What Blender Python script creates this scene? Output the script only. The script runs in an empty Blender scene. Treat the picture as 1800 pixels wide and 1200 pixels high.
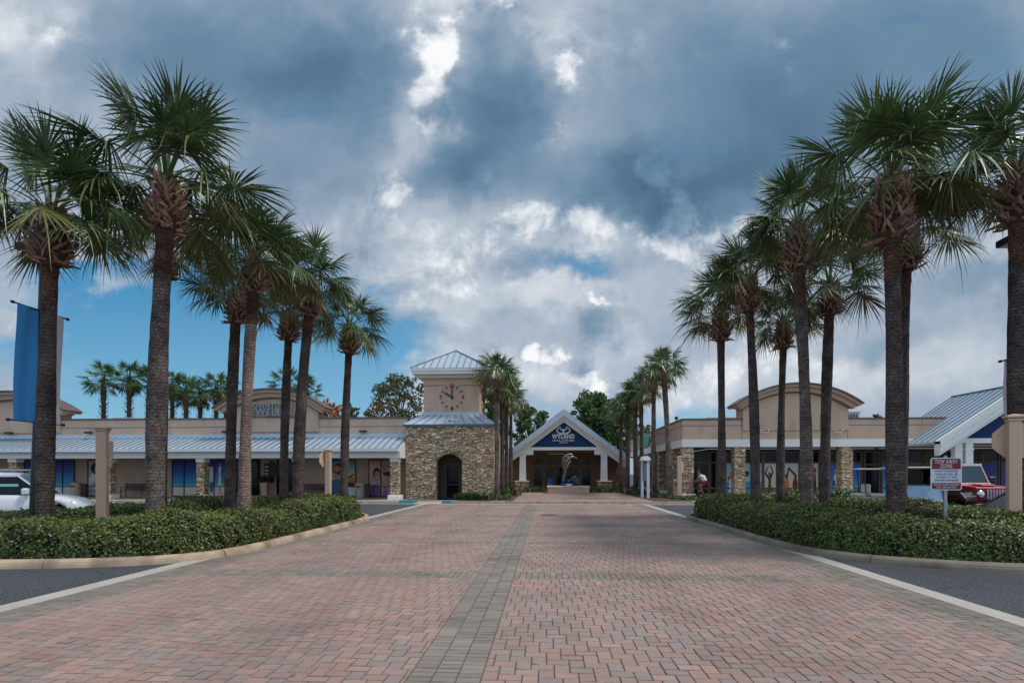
import bpy, math, random
import numpy as np
from mathutils import Vector, Matrix

R = math.radians
SC = bpy.context.scene
COL = SC.collection

# ------------------------------------------------------------------ camera
TH = R(3.49)            # the lens looks slightly left of the lane's axis
CAMH = 1.7
CT, ST = math.cos(TH), math.sin(TH)
cam = bpy.data.cameras.new('camera')
cam.sensor_width = 36.0
cam.lens = 20.0
cam.shift_y = 0.1289
cam.clip_start = 0.1
cam.clip_end = 3000
camo = bpy.data.objects.new('camera', cam)
camo.location = (0, 0, CAMH)
camo.rotation_euler = (R(90), 0, TH)
COL.objects.link(camo)
SC.camera = camo
SC.view_settings.view_transform = 'Standard'
SC.view_settings.look = 'None'
SC.view_settings.exposure = 0.12
SC.view_settings.gamma = 1.0

def tx(px):                      # world X/Y of a picture column
    return math.tan(math.atan((px - 900) / 1000.0) - TH)
def XP(px, Y):
    return tx(px) * Y
def ZC(px, Y):
    return Y * (CT - tx(px) * ST)
def ZP(py, px, Y):
    return CAMH + (832 - py) / 1000.0 * ZC(px, Y)

# ------------------------------------------------------------------ sky and sun
SUN_EL, SUN_AZ = R(60), R(97)    # sun stands to the right of the lane
world = bpy.data.worlds.new('World')
SC.world = world
world.use_nodes = True
def build_sky():
    nt = world.node_tree
    N, L = nt.nodes, nt.links
    N.clear()
    def node(t, **kw):
        n = N.new(t)
        for k, v in kw.items():
            setattr(n, k, v)
        return n
    def setin(sock, v):
        if isinstance(v, bpy.types.NodeSocket):
            L.new(v, sock)
        else:
            sock.default_value = v
    def mth(op, a, b=None, c=None, clamp=False):
        n = node('ShaderNodeMath', operation=op, use_clamp=clamp)
        setin(n.inputs[0], a)
        if b is not None: setin(n.inputs[1], b)
        if c is not None: setin(n.inputs[2], c)
        return n.outputs[0]
    def smooth(x, a, b, lo=0.0, hi=1.0):
        n = node('ShaderNodeMapRange', interpolation_type='SMOOTHSTEP')
        setin(n.inputs[0], x)
        n.inputs[1].default_value = a; n.inputs[2].default_value = b
        n.inputs[3].default_value = lo; n.inputs[4].default_value = hi
        return n.outputs[0]
    tc = node('ShaderNodeTexCoord')
    sep = node('ShaderNodeSeparateXYZ'); L.new(tc.outputs['Generated'], sep.inputs[0])
    ay = mth('MAXIMUM', mth('ABSOLUTE', sep.outputs[1]), 0.12)
    u = mth('DIVIDE', sep.outputs[0], ay)
    v = mth('DIVIDE', mth('MAXIMUM', sep.outputs[2], -0.05), ay)
    P0 = node('ShaderNodeCombineXYZ'); L.new(u, P0.inputs[0]); L.new(v, P0.inputs[1])
    L.new(mth('MULTIPLY', sep.outputs[1], 0.4), P0.inputs[2])
    # wind-torn warp so that cloud outlines are ragged
    w1 = node('ShaderNodeTexNoise'); w1.inputs['Scale'].default_value = 4.0; w1.inputs['Detail'].default_value = 7; w1.inputs['Roughness'].default_value = 0.6
    L.new(P0.outputs[0], w1.inputs['Vector'])
    ws = node('ShaderNodeVectorMath', operation='SUBTRACT'); L.new(w1.outputs['Color'], ws.inputs[0]); ws.inputs[1].default_value = (.5, .5, .5)
    wm = node('ShaderNodeVectorMath', operation='MULTIPLY'); L.new(ws.outputs[0], wm.inputs[0]); wm.inputs[1].default_value = (.36, .30, 0)
    Pw = node('ShaderNodeVectorMath', operation='ADD'); L.new(P0.outputs[0], Pw.inputs[0]); L.new(wm.outputs[0], Pw.inputs[1])
    Pf = node('ShaderNodeVectorMath', operation='MULTIPLY'); L.new(Pw.outputs[0], Pf.inputs[0]); Pf.inputs[1].default_value = (1, 1, 0)
    def uv(px, py):
        t = tx(px); return t, (832 - py) / 1000.0 * (CT - t * ST)
    def blob(px, py, sx, sy, rot=0.0, soft=0.0):
        m = node('ShaderNodeMapping', vector_type='TEXTURE')
        a, b = uv(px, py)
        m.inputs['Location'].default_value = (a, b, 0)
        m.inputs['Rotation'].default_value = (0, 0, R(rot))
        m.inputs['Scale'].default_value = (sx / 1000.0, sy / 1000.0, 1)
        L.new(Pf.outputs[0], m.inputs['Vector'])
        ln = node('ShaderNodeVectorMath', operation='LENGTH'); L.new(m.outputs[0], ln.inputs[0])
        return smooth(ln.outputs['Value'], 1.0, soft)
    def total(bl, start):
        acc = start
        for (w, *a) in bl:
            acc = mth('MULTIPLY_ADD', blob(*a), w, acc)
        return acc
    def noise(scale, detail=8, rough=.6, sx=1, sy=1, src=None, off=0.0, dist=0.0, shift=(0, 0)):
        m = node('ShaderNodeMapping'); m.inputs['Scale'].default_value = (sx, sy, 1); m.inputs['Location'].default_value = (off + shift[0], off * .7 + shift[1], off * .3)
        L.new((src or P0).outputs[0], m.inputs['Vector'])
        n = node('ShaderNodeTexNoise'); n.inputs['Scale'].default_value = scale; n.inputs['Detail'].default_value = detail
        n.inputs['Roughness'].default_value = rough; n.inputs['Distortion'].default_value = dist
        L.new(m.outputs[0], n.inputs['Vector'])
        return n.outputs['Fac']
    nbig = noise(2.6, 8, .52, off=3.1)
    nmid = noise(6.5, 10, .64, off=1.7, dist=.25)
    nmid2 = noise(6.5, 10, .64, off=1.7, dist=.25, shift=(.010, -.020))
    nfine = noise(15, 9, .66, off=7.7)
    # lightness of the cloud deck: broad masses first
    SKY_L = [
        (-.36, 470, 110, 440, 260, -14), (-.12, 250, 90, 260, 150, 0), (-.18, 560, 110, 200, 160, 0),
        (-.50, 880, 190, 170, 190, 10), (-.34, 800, 300, 150, 80, 0), (-.34, 1240, 170, 380, 290, 0),
        (-.30, 1080, 330, 200, 110, -15), (-.30, 1220, 330, 230, 120, 0), (-.30, 1640, 120, 460, 300, 0), (-.16, 1420, 280, 260, 200, 0),
        (.18, 750, 100, 100, 190, 8), (.20, 1025, 120, 100, 150, -15), (.16, 690, 250, 120, 100, 20),
        (.20, 40, 60, 170, 110, 0), (.12, 730, 20, 110, 90, 0), (.14, 900, 20, 190, 35, 0),
        (.18, 930, 540, 520, 230, 0), (.10, 700, 420, 260, 150, 0), (.16, 1450, 650, 560, 120, 0), (.08, 880, 690, 300, 60, 0),
        (-.22, 1000, 470, 220, 34, 6), (-.16, 700, 590, 110, 60, 0), (-.14, 960, 575, 300, 40, 0), (-.20, 500, 330, 150, 110, 0),
        (-.12, 1560, 590, 170, 50, 10), (-.15, 1740, 490, 160, 50, 12), (.10, 1650, 430, 220, 60, 0), (.1, 150, 530, 300, 80, 0),
        (-.26, 1040, 575, 80, 48, 0), (-.26, 985, 640, 34, 60, 10), (-.18, 1600, 400, 200, 60, 0),
    ]
    Lbase = total(SKY_L, 0.62)
    # heaped bright edges
    CUM = [(.95, 750, 115, 80, 180, 10), (.95, 1028, 140, 60, 140, -20), (.6, 905, 35, 120, 26, -6), (.5, 965, 75, 50, 40, -30), (.5, 830, 48, 130, 30, 5), (.8, 660, 310, 110, 95, 20), (.5, 600, 420, 170, 100, 0),
           (.8, 985, 385, 140, 70, 0), (.7, 1170, 345, 60, 120, 12), (.75, 1180, 415, 190, 50, -4), (.45, 860, 430, 240, 110, 0),
           (1.1, 1010, 668, 105, 48, -10), (1.0, 935, 612, 60, 34, 0), (.5, 700, 330, 60, 80, 15), (.45, 1120, 500, 60, 30, -20), (.9, 1075, 530, 110, 36, -14), (.75, 840, 606, 60, 26, 0), (.45, 1330, 620, 300, 90, 0), (.4, 100, 40, 150, 60, -20), (.45, 1370, 95, 40, 90, 30), (.35, 760, 500, 300, 90, 0)]
    Cm = total(CUM, 0.0)
    cn = mth('SUBTRACT', mth('ADD', mth('MULTIPLY', nmid, .6), mth('MULTIPLY', nfine, .4)), .5)
    cum = smooth(mth('MULTIPLY_ADD', cn, 3.2, Cm), .30, .74)
    cum = mth('MULTIPLY', cum, mth('MULTIPLY_ADD', cn, 1.6, mth('MINIMUM', mth('MULTIPLY', Cm, .95), .95)))
    n1 = mth('MULTIPLY', mth('SUBTRACT', nbig, .5), .30)
    amp = mth('MULTIPLY_ADD', smooth(Lbase, .25, .70), .34, .06)
    n2 = mth('MULTIPLY', mth('SUBTRACT', nmid, .5), amp)
    n3 = mth('MULTIPLY', mth('MULTIPLY', mth('SUBTRACT', nfine, .5), amp), .35)
    emb = mth('MULTIPLY', mth('MULTIPLY', mth('SUBTRACT', nmid, nmid2), mth('MULTIPLY_ADD', mth('MINIMUM', Cm, 1.0), 1.3, .03)), 1.0)
    Lt = mth('ADD', mth('ADD', mth('ADD', Lbase, n1), n2), n3)
    Lt = mth('ADD', mth('MULTIPLY_ADD', cum, .30, Lt), emb, clamp=True)
    ramp = node('ShaderNodeValToRGB')
    cr = ramp.color_ramp
    def lin(c): return tuple(((x / 255.0 + .055) / 1.055) ** 2.4 if x > 10 else x / 255.0 / 12.92 for x in c) + (1,)
    cols = [(0.0, (74, 100, 124)), (.16, (87, 116, 142)), (.34, (106, 135, 160)), (.52, (138, 157, 177)), (.68, (170, 182, 196)), (.84, (208, 214, 221)), (1.0, (240, 242, 244))]
    cr.elements[0].position = 0; cr.elements[0].color = lin(cols[0][1])
    cr.elements[1].position = 1; cr.elements[1].color = lin(cols[-1][1])
    for p, c in cols[1:-1]:
        e = cr.elements.new(p); e.color = lin(c)
    L.new(Lt, ramp.inputs[0])
    # how much blue shows through
    wisp = noise(3.2, 9, .6, sx=1.0, sy=3.2, off=5.3, dist=.35)
    BLUE = [(1.9, 330, 590, 680, 250, 0), (1.1, 250, 745, 560, 110, 0), (1.2, 600, 640, 230, 150, 0), (.9, 1230, 705, 260, 60, 0),
            (.75, 1040, 465, 200, 50, 8), (.9, 930, 735, 420, 50, 0), (.35, 700, 500, 130, 70, 0), (.45, 1700, 90, 360, 200, 0), (.35, 450, 200, 360, 240, 0), (.3, 1200, 250, 300, 200, 0),
            (.5, 1190, 540, 120, 35, 0), (.45, 1530, 590, 130, 36, 0), (-.55, 120, 470, 260, 36, -10), (-.5, 60, 590, 130, 34, -8), (-.4, 260, 540, 200, 28, 8)]
    Bm = total(BLUE, -.16)
    Bm = mth('SUBTRACT', Bm, mth('MULTIPLY', mth('SUBTRACT', wisp, .40), 2.4))
    Bm = smooth(Bm, .0, .9)
    sky = node('ShaderNodeTexSky', sky_type='NISHITA')
    sky.sun_disc = False; sky.sun_elevation = SUN_EL; sky.sun_rotation = SUN_AZ
    sky.air_density = 1.2; sky.dust_density = .6; sky.ozone_density = 2.5
    tint = node('ShaderNodeMix', data_type='RGBA', blend_type='MULTIPLY'); tint.inputs[0].default_value = 1
    L.new(sky.outputs[0], tint.inputs[6]); tint.inputs[7].default_value = (.50, .86, .98, 1)
    gr = node('ShaderNodeValToRGB'); ge = gr.color_ramp
    ge.elements[0].position = 0; ge.elements[0].color = lin((158, 182, 204)); ge.elements[1].position = .8; ge.elements[1].color = lin((74, 118, 154))
    e = ge.elements.new(.12); e.color = lin((120, 172, 206)); e = ge.elements.new(.34); e.color = lin((66, 138, 184))
    L.new(v, gr.inputs[0])
    g10 = node('ShaderNodeVectorMath', operation='SCALE'); L.new(gr.outputs[0], g10.inputs[0]); g10.inputs['Scale'].default_value = 10
    tmix = node('ShaderNodeMix', data_type='RGBA'); tmix.inputs[0].default_value = .72; L.new(tint.outputs[2], tmix.inputs[6]); L.new(g10.outputs[0], tmix.inputs[7])
    cl = node('ShaderNodeMix', data_type='RGBA', blend_type='MULTIPLY'); cl.inputs[0].default_value = 1
    L.new(ramp.outputs[0], cl.inputs[6]); cl.inputs[7].default_value = (10, 10, 10, 1)
    mx = node('ShaderNodeMix', data_type='RGBA'); L.new(Bm, mx.inputs[0]); L.new(cl.outputs[2], mx.inputs[6]); L.new(tmix.outputs[2], mx.inputs[7])
    # unseen sky behind the camera scaled up, added fill light for the facades
    back = smooth(sep.outputs[1], -.05, -.7, 1.0, SKYBACK_FILL)
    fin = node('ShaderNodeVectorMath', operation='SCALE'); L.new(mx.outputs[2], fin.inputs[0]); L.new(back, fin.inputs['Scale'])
    bg = node('ShaderNodeBackground'); bg.inputs['Strength'].default_value = 0.1
    L.new(fin.outputs[0], bg.inputs['Color'])
    out = node('ShaderNodeOutputWorld'); L.new(bg.outputs[0], out.inputs[0])
SKYBACK_FILL = 1.8
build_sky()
sd = bpy.data.lights.new('sun', 'SUN')
sd.energy = 2.2; sd.angle = R(12); sd.color = (1.0, .94, .86)
so = bpy.data.objects.new('sun', sd)
COL.objects.link(so)
dsun = Vector((math.sin(SUN_AZ) * math.cos(SUN_EL), math.cos(SUN_AZ) * math.cos(SUN_EL), math.sin(SUN_EL)))
so.rotation_euler = dsun.to_track_quat('Z', 'Y').to_euler()

# ------------------------------------------------------------------ materials
MATS = {}
def S(r, g, b):       # sRGB bytes to linear
    return tuple(((x / 255.0 + .055) / 1.055) ** 2.4 if x > 10 else x / 255.0 / 12.92 for x in (r, g, b))
def M(name, col=(.5, .5, .5), rough=.6, var=.12, scale=3.0, bump=0.0, bscale=None, metal=0.0, spec=.5, stretch=(1, 1, 1), coat=0.0, attr=False, trans=0.0, detail=6, dirt=None, spots=0):
    if name in MATS: return MATS[name]
    m = bpy.data.materials.new(name); m.use_nodes = True
    N, L = m.node_tree.nodes, m.node_tree.links
    b = N['Principled BSDF']
    b.inputs['Roughness'].default_value = rough
    b.inputs['Metallic'].default_value = metal
    b.inputs['Specular IOR Level'].default_value = spec
    b.inputs['Coat Weight'].default_value = coat
    tc = N.new('ShaderNodeTexCoord'); mp = N.new('ShaderNodeMapping'); mp.inputs['Scale'].default_value = stretch
    L.new(tc.outputs['Object'], mp.inputs[0])
    nz = N.new('ShaderNodeTexNoise'); nz.inputs['Scale'].default_value = scale; nz.inputs['Detail'].default_value = detail; nz.inputs['Roughness'].default_value = .62
    L.new(mp.outputs[0], nz.inputs['Vector'])
    mr = N.new('ShaderNodeMapRange'); mr.inputs[1].default_value = .3; mr.inputs[2].default_value = .7
    mr.inputs[3].default_value = 1 - var; mr.inputs[4].default_value = 1 + var
    L.new(nz.outputs['Fac'], mr.inputs[0])
    sc = N.new('ShaderNodeVectorMath'); sc.operation = 'SCALE'
    L.new(mr.outputs[0], sc.inputs['Scale'])
    if attr:
        at = N.new('ShaderNodeAttribute'); at.attribute_name = 'tone'
        ml = N.new('ShaderNodeMix'); ml.data_type = 'RGBA'; ml.blend_type = 'MULTIPLY'; ml.inputs[0].default_value = 1
        ml.inputs[6].default_value = (*col, 1); L.new(at.outputs['Color'], ml.inputs[7])
        L.new(ml.outputs[2], sc.inputs[0])
    else:
        sc.inputs[0].default_value = col
    src = sc.outputs[0]
    if dirt:
        dcol, dscale, damt = dirt
        dn = N.new('ShaderNodeTexNoise'); dn.inputs['Scale'].default_value = dscale; dn.inputs['Detail'].default_value = 5
        L.new(mp.outputs[0], dn.inputs['Vector'])
        dr = N.new('ShaderNodeMapRange'); dr.inputs[1].default_value = .48; dr.inputs[2].default_value = .72; dr.inputs[3].default_value = 0; dr.inputs[4].default_value = damt
        L.new(dn.outputs['Fac'], dr.inputs[0])
        dm = N.new('ShaderNodeMix'); dm.data_type = 'RGBA'; L.new(dr.outputs[0], dm.inputs[0]); L.new(src, dm.inputs[6]); dm.inputs[7].default_value = (*dcol, 1)
        src = dm.outputs[2]
    if spots:
        sn = N.new('ShaderNodeTexNoise'); sn.inputs['Scale'].default_value = spots; sn.inputs['Detail'].default_value = 3; L.new(mp.outputs[0], sn.inputs['Vector'])
        sr = N.new('ShaderNodeMapRange'); sr.inputs[1].default_value = .70; sr.inputs[2].default_value = .76; sr.inputs[3].default_value = 0; sr.inputs[4].default_value = .75
        L.new(sn.outputs['Fac'], sr.inputs[0])
        sm_ = N.new('ShaderNodeMix'); sm_.data_type = 'RGBA'; L.new(sr.outputs[0], sm_.inputs[0]); L.new(src, sm_.inputs[6]); sm_.inputs[7].default_value = (.025, .02, .018, 1)
        src = sm_.outputs[2]
    L.new(src, b.inputs['Base Color'])
    if bump:
        bn = N.new('ShaderNodeTexNoise'); bn.inputs['Scale'].default_value = bscale or scale * 6; bn.inputs['Detail'].default_value = 6
        L.new(mp.outputs[0], bn.inputs['Vector'])
        bp = N.new('ShaderNodeBump'); bp.inputs['Strength'].default_value = bump; bp.inputs['Distance'].default_value = .02
        L.new(bn.outputs['Fac'], bp.inputs['Height']); L.new(bp.outputs[0], b.inputs['Normal'])
    if trans:
        tr = N.new('ShaderNodeBsdfTranslucent'); L.new(src, tr.inputs['Color'])
        ms = N.new('ShaderNodeMixShader'); ms.inputs[0].default_value = trans
        out = N['Material Output']
        L.new(b.outputs[0], ms.inputs[1]); L.new(tr.outputs[0], ms.inputs[2]); L.new(ms.outputs[0], out.inputs[0])
    MATS[name] = m
    return m

def stone_mat():
    m = bpy.data.materials.new('ledge_stone'); m.use_nodes = True
    N, L = m.node_tree.nodes, m.node_tree.links
    b = N['Principled BSDF']; b.inputs['Roughness'].default_value = .85
    tc = N.new('ShaderNodeTexCoord'); sp = N.new('ShaderNodeSeparateXYZ'); L.new(tc.outputs['Object'], sp.inputs[0])
    ad = N.new('ShaderNodeMath'); ad.operation = 'ADD'; L.new(sp.outputs[0], ad.inputs[0]); L.new(sp.outputs[1], ad.inputs[1])
    cb = N.new('ShaderNodeCombineXYZ'); L.new(ad.outputs[0], cb.inputs[0]); L.new(sp.outputs[2], cb.inputs[1])
    ns = N.new('ShaderNodeTexNoise'); ns.inputs['Scale'].default_value = 2.2; ns.inputs['Detail'].default_value = 3; L.new(cb.outputs[0], ns.inputs['Vector'])
    sb = N.new('ShaderNodeVectorMath'); sb.operation = 'SUBTRACT'; L.new(ns.outputs['Color'], sb.inputs[0]); sb.inputs[1].default_value = (.5, .5, .5)
    ml = N.new('ShaderNodeVectorMath'); ml.operation = 'MULTIPLY'; L.new(sb.outputs[0], ml.inputs[0]); ml.inputs[1].default_value = (.25, .10, 0)
    av = N.new('ShaderNodeVectorMath'); av.operation = 'ADD'; L.new(cb.outputs[0], av.inputs[0]); L.new(ml.outputs[0], av.inputs[1])
    mp = N.new('ShaderNodeMapping'); mp.inputs['Scale'].default_value = (4.4, 18.0, 1); L.new(av.outputs[0], mp.inputs[0])
    vo = N.new('ShaderNodeTexVoronoi'); vo.feature = 'F1'; vo.inputs['Scale'].default_value = 1.0; vo.inputs['Randomness'].default_value = .85
    vd = N.new('ShaderNodeTexVoronoi'); vd.feature = 'DISTANCE_TO_EDGE'; vd.inputs['Scale'].default_value = 1.0; vd.inputs['Randomness'].default_value = .85
    L.new(mp.outputs[0], vo.inputs['Vector']); L.new(mp.outputs[0], vd.inputs['Vector'])
    s2 = N.new('ShaderNodeSeparateColor'); L.new(vo.outputs['Color'], s2.inputs[0])
    rp = N.new('ShaderNodeValToRGB'); cr = rp.color_ramp; cr.interpolation = 'LINEAR'
    pts = [(0, S(104, 84, 68)), (.18, S(160, 128, 98)), (.38, S(196, 168, 132)), (.55, S(204, 176, 138)), (.7, S(166, 154, 138)), (.85, S(222, 206, 176)), (1, S(244, 234, 214))]
    cr.elements[0].color = (*pts[0][1], 1); cr.elements[1].color = (*pts[-1][1], 1)
    for p, c in pts[1:-1]:
        e = cr.elements.new(p); e.color = (*c, 1)
    L.new(s2.outputs[0], rp.inputs[0])
    mr = N.new('ShaderNodeMapRange'); mr.inputs[1].default_value = .0; mr.inputs[2].default_value = .14; mr.inputs[3].default_value = .52; mr.inputs[4].default_value = 1.42
    L.new(vd.outputs['Distance'], mr.inputs[0])
    fn = N.new('ShaderNodeTexNoise'); fn.inputs['Scale'].default_value = 26; L.new(cb.outputs[0], fn.inputs['Vector'])
    fr = N.new('ShaderNodeMapRange'); fr.inputs[1].default_value = .3; fr.inputs[2].default_value = .7; fr.inputs[3].default_value = .75; fr.inputs[4].default_value = 1.2; L.new(fn.outputs['Fac'], fr.inputs[0])
    mm = N.new('ShaderNodeMath'); mm.operation = 'MULTIPLY'; L.new(mr.outputs[0], mm.inputs[0]); L.new(fr.outputs[0], mm.inputs[1])
    scn = N.new('ShaderNodeVectorMath'); scn.operation = 'SCALE'; L.new(rp.outputs[0], scn.inputs[0]); L.new(mm.outputs[0], scn.inputs['Scale'])
    L.new(scn.outputs[0], b.inputs['Base Color'])
    h = N.new('ShaderNodeMath'); h.operation = 'MULTIPLY_ADD'; L.new(s2.outputs[1], h.inputs[0]); h.inputs[1].default_value = .6; L.new(mr.outputs[0], h.inputs[2])
    bp = N.new('ShaderNodeBump'); bp.inputs['Strength'].default_value = 1.0; bp.inputs['Distance'].default_value = .05
    L.new(h.outputs[0], bp.inputs['Height']); L.new(bp.outputs[0], b.inputs['Normal'])
    MATS['ledge_stone'] = m
    return m
STONE = stone_mat()
STUCCO = M('tan_stucco', S(196, 170, 150), .9, .06, 1.2, .25, 60, dirt=(S(142, 122, 108), 1.5, .38), stretch=(1, 1, .4))
STUCCO2 = M('tan_stucco_trim', S(186, 158, 138), .85, .05, 2, .15, 60)
GROOVE = M('reveal_joint', S(120, 100, 88), .9, .05, 2)
COPING = M('brown_coping', S(92, 80, 74), .5, .08, 2)
WHITE = M('white_trim', S(226, 226, 224), .55, .04, 2, dirt=(S(190, 188, 180), 2.0, .3))
WHITE2 = M('white_paint', S(236, 236, 236), .5, .04, 3)
CREAM = M('cream_trim', S(212, 200, 182), .6, .04, 3)
METAL = M('galvalume_roof', S(178, 192, 206), .36, .07, .9, metal=.18, stretch=(1, .3, 1))
SEAM = M('roof_seam', S(120, 134, 146), .4, .05, 2, metal=.3)
DARKM = M('dark_bronze_frame', S(40, 34, 32), .45, .1, 5)
BROWNF = M('brown_window_frame', S(98, 78, 66), .6, .08, 5)
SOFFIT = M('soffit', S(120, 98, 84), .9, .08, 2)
BLUEG = M('navy_siding', S(16, 50, 98), .65, .08, 3, spec=.3)
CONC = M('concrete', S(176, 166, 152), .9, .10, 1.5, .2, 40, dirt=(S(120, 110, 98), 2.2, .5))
CONCL = M('pale_concrete', S(176, 170, 162), .9, .08, 1.5, .2, 40, dirt=(S(150, 142, 132), 2.0, .4))
POSTT = M('tan_post_paint', S(206, 174, 150), .55, .05, 3, dirt=(S(170, 140, 120), 3.0, .3))
BLACK = M('black_metal', S(24, 24, 26), .4, .1, 5)
MULCH = M('mulch', S(96, 62, 48), .95, .35, 9, .8, 30)
def glass_mat(name, col, rough=.06, spec=.6):
    m = bpy.data.materials.new(name); m.use_nodes = True
    b = m.node_tree.nodes['Principled BSDF']
    b.inputs['Base Color'].default_value = (*col, 1); b.inputs['Roughness'].default_value = rough; b.inputs['Specular IOR Level'].default_value = spec
    N, L = m.node_tree.nodes, m.node_tree.links
    tc = N.new('ShaderNodeTexCoord'); n = N.new('ShaderNodeTexNoise'); n.inputs['Scale'].default_value = 1.1; L.new(tc.outputs['Object'], n.inputs['Vector'])
    bp = N.new('ShaderNodeBump'); bp.inputs['Strength'].default_value = .05; L.new(n.outputs['Fac'], bp.inputs['Height']); L.new(bp.outputs[0], b.inputs['Normal'])
    MATS[name] = m
    return m
GLASS = glass_mat('dark_glass', (.008, .009, .011), .08, .16)
CARGLASS = glass_mat('car_glass', (.012, .018, .022), .04, .3)

# ------------------------------------------------------------------ mesh helpers
def link(name, mesh, parent=None, loc=None):
    o = bpy.data.objects.new(name, mesh)
    COL.objects.link(o)
    if parent is not None: o.parent = parent
    if loc is not None: o.location = loc
    return o
def tag(o, label=None, cat=None, group=None, kind=None):
    if label: o['label'] = label
    if cat: o['category'] = cat
    if group: o['group'] = group
    if kind: o['kind'] = kind
    return o
def thing(name, label, cat, loc=(0, 0, 0), rz=0.0, group=None):
    o = bpy.data.objects.new(name, None)
    o.empty_display_size = .3
    COL.objects.link(o)
    o.location = loc; o.rotation_euler = (0, 0, rz)
    return tag(o, label, cat, group)

class MB:
    """collects shapes, then links them as ONE mesh object"""
    def __init__(s): s.v = []; s.f = []; s.m = []; s.mats = []; s.sm = []
    def mi(s, mat):
        if mat not in s.mats: s.mats.append(mat)
        return s.mats.index(mat)
    def add(s, vs, fs, mat, smooth=False):
        k = len(s.v); s.v += [tuple(v) for v in vs]
        i = s.mi(mat)
        for f in fs:
            s.f.append(tuple(k + j for j in f)); s.m.append(i); s.sm.append(smooth)
        return s
    def box(s, x0, x1, y0, y1, z0, z1, mat, rz=0, c=None, bev=0):
        if bev:
            b = bev; vs = []; fs = []
            # chamfered box: 24 verts
            pts = []
            for (X, ix) in ((x0, 1), (x1, -1)):
                for (Y, iy) in ((y0, 1), (y1, -1)):
                    for (Z, iz) in ((z0, 1), (z1, -1)):
                        pts.append([(X, Y + iy * b, Z + iz * b), (X + ix * b, Y, Z + iz * b), (X + ix * b, Y + iy * b, Z)])
            for p in pts: vs += p
            idx = lambda a, b2, c2: (a * 4 + b2 * 2 + c2) * 3
            I = lambda a, b2, c2, k: idx(a, b2, c2) + k
            fs.append((I(0,0,0,0), I(0,0,1,0), I(0,1,1,0), I(0,1,0,0))); fs.append((I(1,0,0,0), I(1,1,0,0), I(1,1,1,0), I(1,0,1,0)))
            fs.append((I(0,0,0,1), I(1,0,0,1), I(1,0,1,1), I(0,0,1,1))); fs.append((I(0,1,0,1), I(0,1,1,1), I(1,1,1,1), I(1,1,0,1)))
            fs.append((I(0,0,0,2), I(0,1,0,2), I(1,1,0,2), I(1,0,0,2))); fs.append((I(0,0,1,2), I(1,0,1,2), I(1,1,1,2), I(0,1,1,2)))
            for a in (0, 1):
                for c2 in (0, 1):
                    fs.append((I(a,0,c2,0), I(a,1,c2,0), I(a,1,c2,2), I(a,0,c2,2)))
                    fs.append((I(a,c2,0,0), I(a,c2,1,0), I(a,c2,1,1), I(a,c2,0,1)))
                    fs.append((I(0,a,c2,1), I(1,a,c2,1), I(1,a,c2,2), I(0,a,c2,2)))
            for a in (0, 1):
                for b2 in (0, 1):
                    for c2 in (0, 1): fs.append((I(a,b2,c2,0), I(a,b2,c2,1), I(a,b2,c2,2)))
        else:
            vs = [(x0,y0,z0),(x1,y0,z0),(x1,y1,z0),(x0,y1,z0),(x0,y0,z1),(x1,y0,z1),(x1,y1,z1),(x0,y1,z1)]
            fs = [(0,3,2,1),(4,5,6,7),(0,1,5,4),(1,2,6,5),(2,3,7,6),(3,0,4,7)]
        if rz:
            cx, cy = c if c else ((x0+x1)/2, (y0+y1)/2)
            ca, sa = math.cos(rz), math.sin(rz)
            vs = [(cx+(x-cx)*ca-(y-cy)*sa, cy+(x-cx)*sa+(y-cy)*ca, z) for x, y, z in vs]
        return s.add(vs, fs, mat)
    def obox(s, p0, p1, w, h, mat, up=(0, 0, 1)):
        """bar from p0 to p1, w across, h along 'up'"""
        a, b = Vector(p0), Vector(p1); d = (b - a).normalized(); U = Vector(up)
        sd = d.cross(U)
        if sd.length < 1e-4: sd = d.cross(Vector((1, 0, 0)))
        sd.normalize(); U = sd.cross(d).normalized()
        vs = []
        for q in (a, b):
            for i, j in ((-1,-1),(1,-1),(1,1),(-1,1)): vs.append(q + sd*(i*w/2) + U*(j*h/2))
        return s.add(vs, [(0,1,2,3),(7,6,5,4),(0,4,5,1),(1,5,6,2),(2,6,7,3),(3,7,4,0)], mat)
    def tube(s, pts, r, mat, n=8, cap=True, smooth=True):
        P = [Vector(p) for p in pts]; rs = r if isinstance(r, (list, tuple)) else [r]*len(P)
        vs = []; fs = []
        prev = None
        for i, p in enumerate(P):
            d = (P[min(i+1, len(P)-1)] - P[max(i-1, 0)]).normalized()
            if prev is None:
                a = d.cross(Vector((0, 0, 1)))
                if a.length < 1e-3: a = Vector((1, 0, 0))
                a.normalize()
            else:
                a = (prev - d * prev.dot(d)).normalized()
            prev = a; b = d.cross(a)
            for k in range(n):
                t = 2*math.pi*k/n; vs.append(p + (a*math.cos(t) + b*math.sin(t))*rs[i])
        for i in range(len(P)-1):
            for k in range(n):
                k2 = (k+1) % n; fs.append((i*n+k, i*n+k2, (i+1)*n+k2, (i+1)*n+k))
        s.add(vs, fs, mat, smooth)
        if cap:
            k0 = len(s.v) - len(vs)
            s.f.append(tuple(k0 + k for k in range(n))[::-1]); s.m.append(s.mi(mat)); s.sm.append(False)
            s.f.append(tuple(k0 + (len(P)-1)*n + k for k in range(n))); s.m.append(s.mi(mat)); s.sm.append(False)
        return s
    def lathe(s, prof, mat, n=20, c=(0, 0), smooth=True):
        vs = []; fs = []
        for r, z in prof:
            for k in range(n):
                t = 2*math.pi*k/n; vs.append((c[0]+r*math.cos(t), c[1]+r*math.sin(t), z))
        for i in range(len(prof)-1):
            for k in range(n):
                k2 = (k+1) % n; fs.append((i*n+k, i*n+k2, (i+1)*n+k2, (i+1)*n+k))
        return s.add(vs, fs, mat, smooth)
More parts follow.
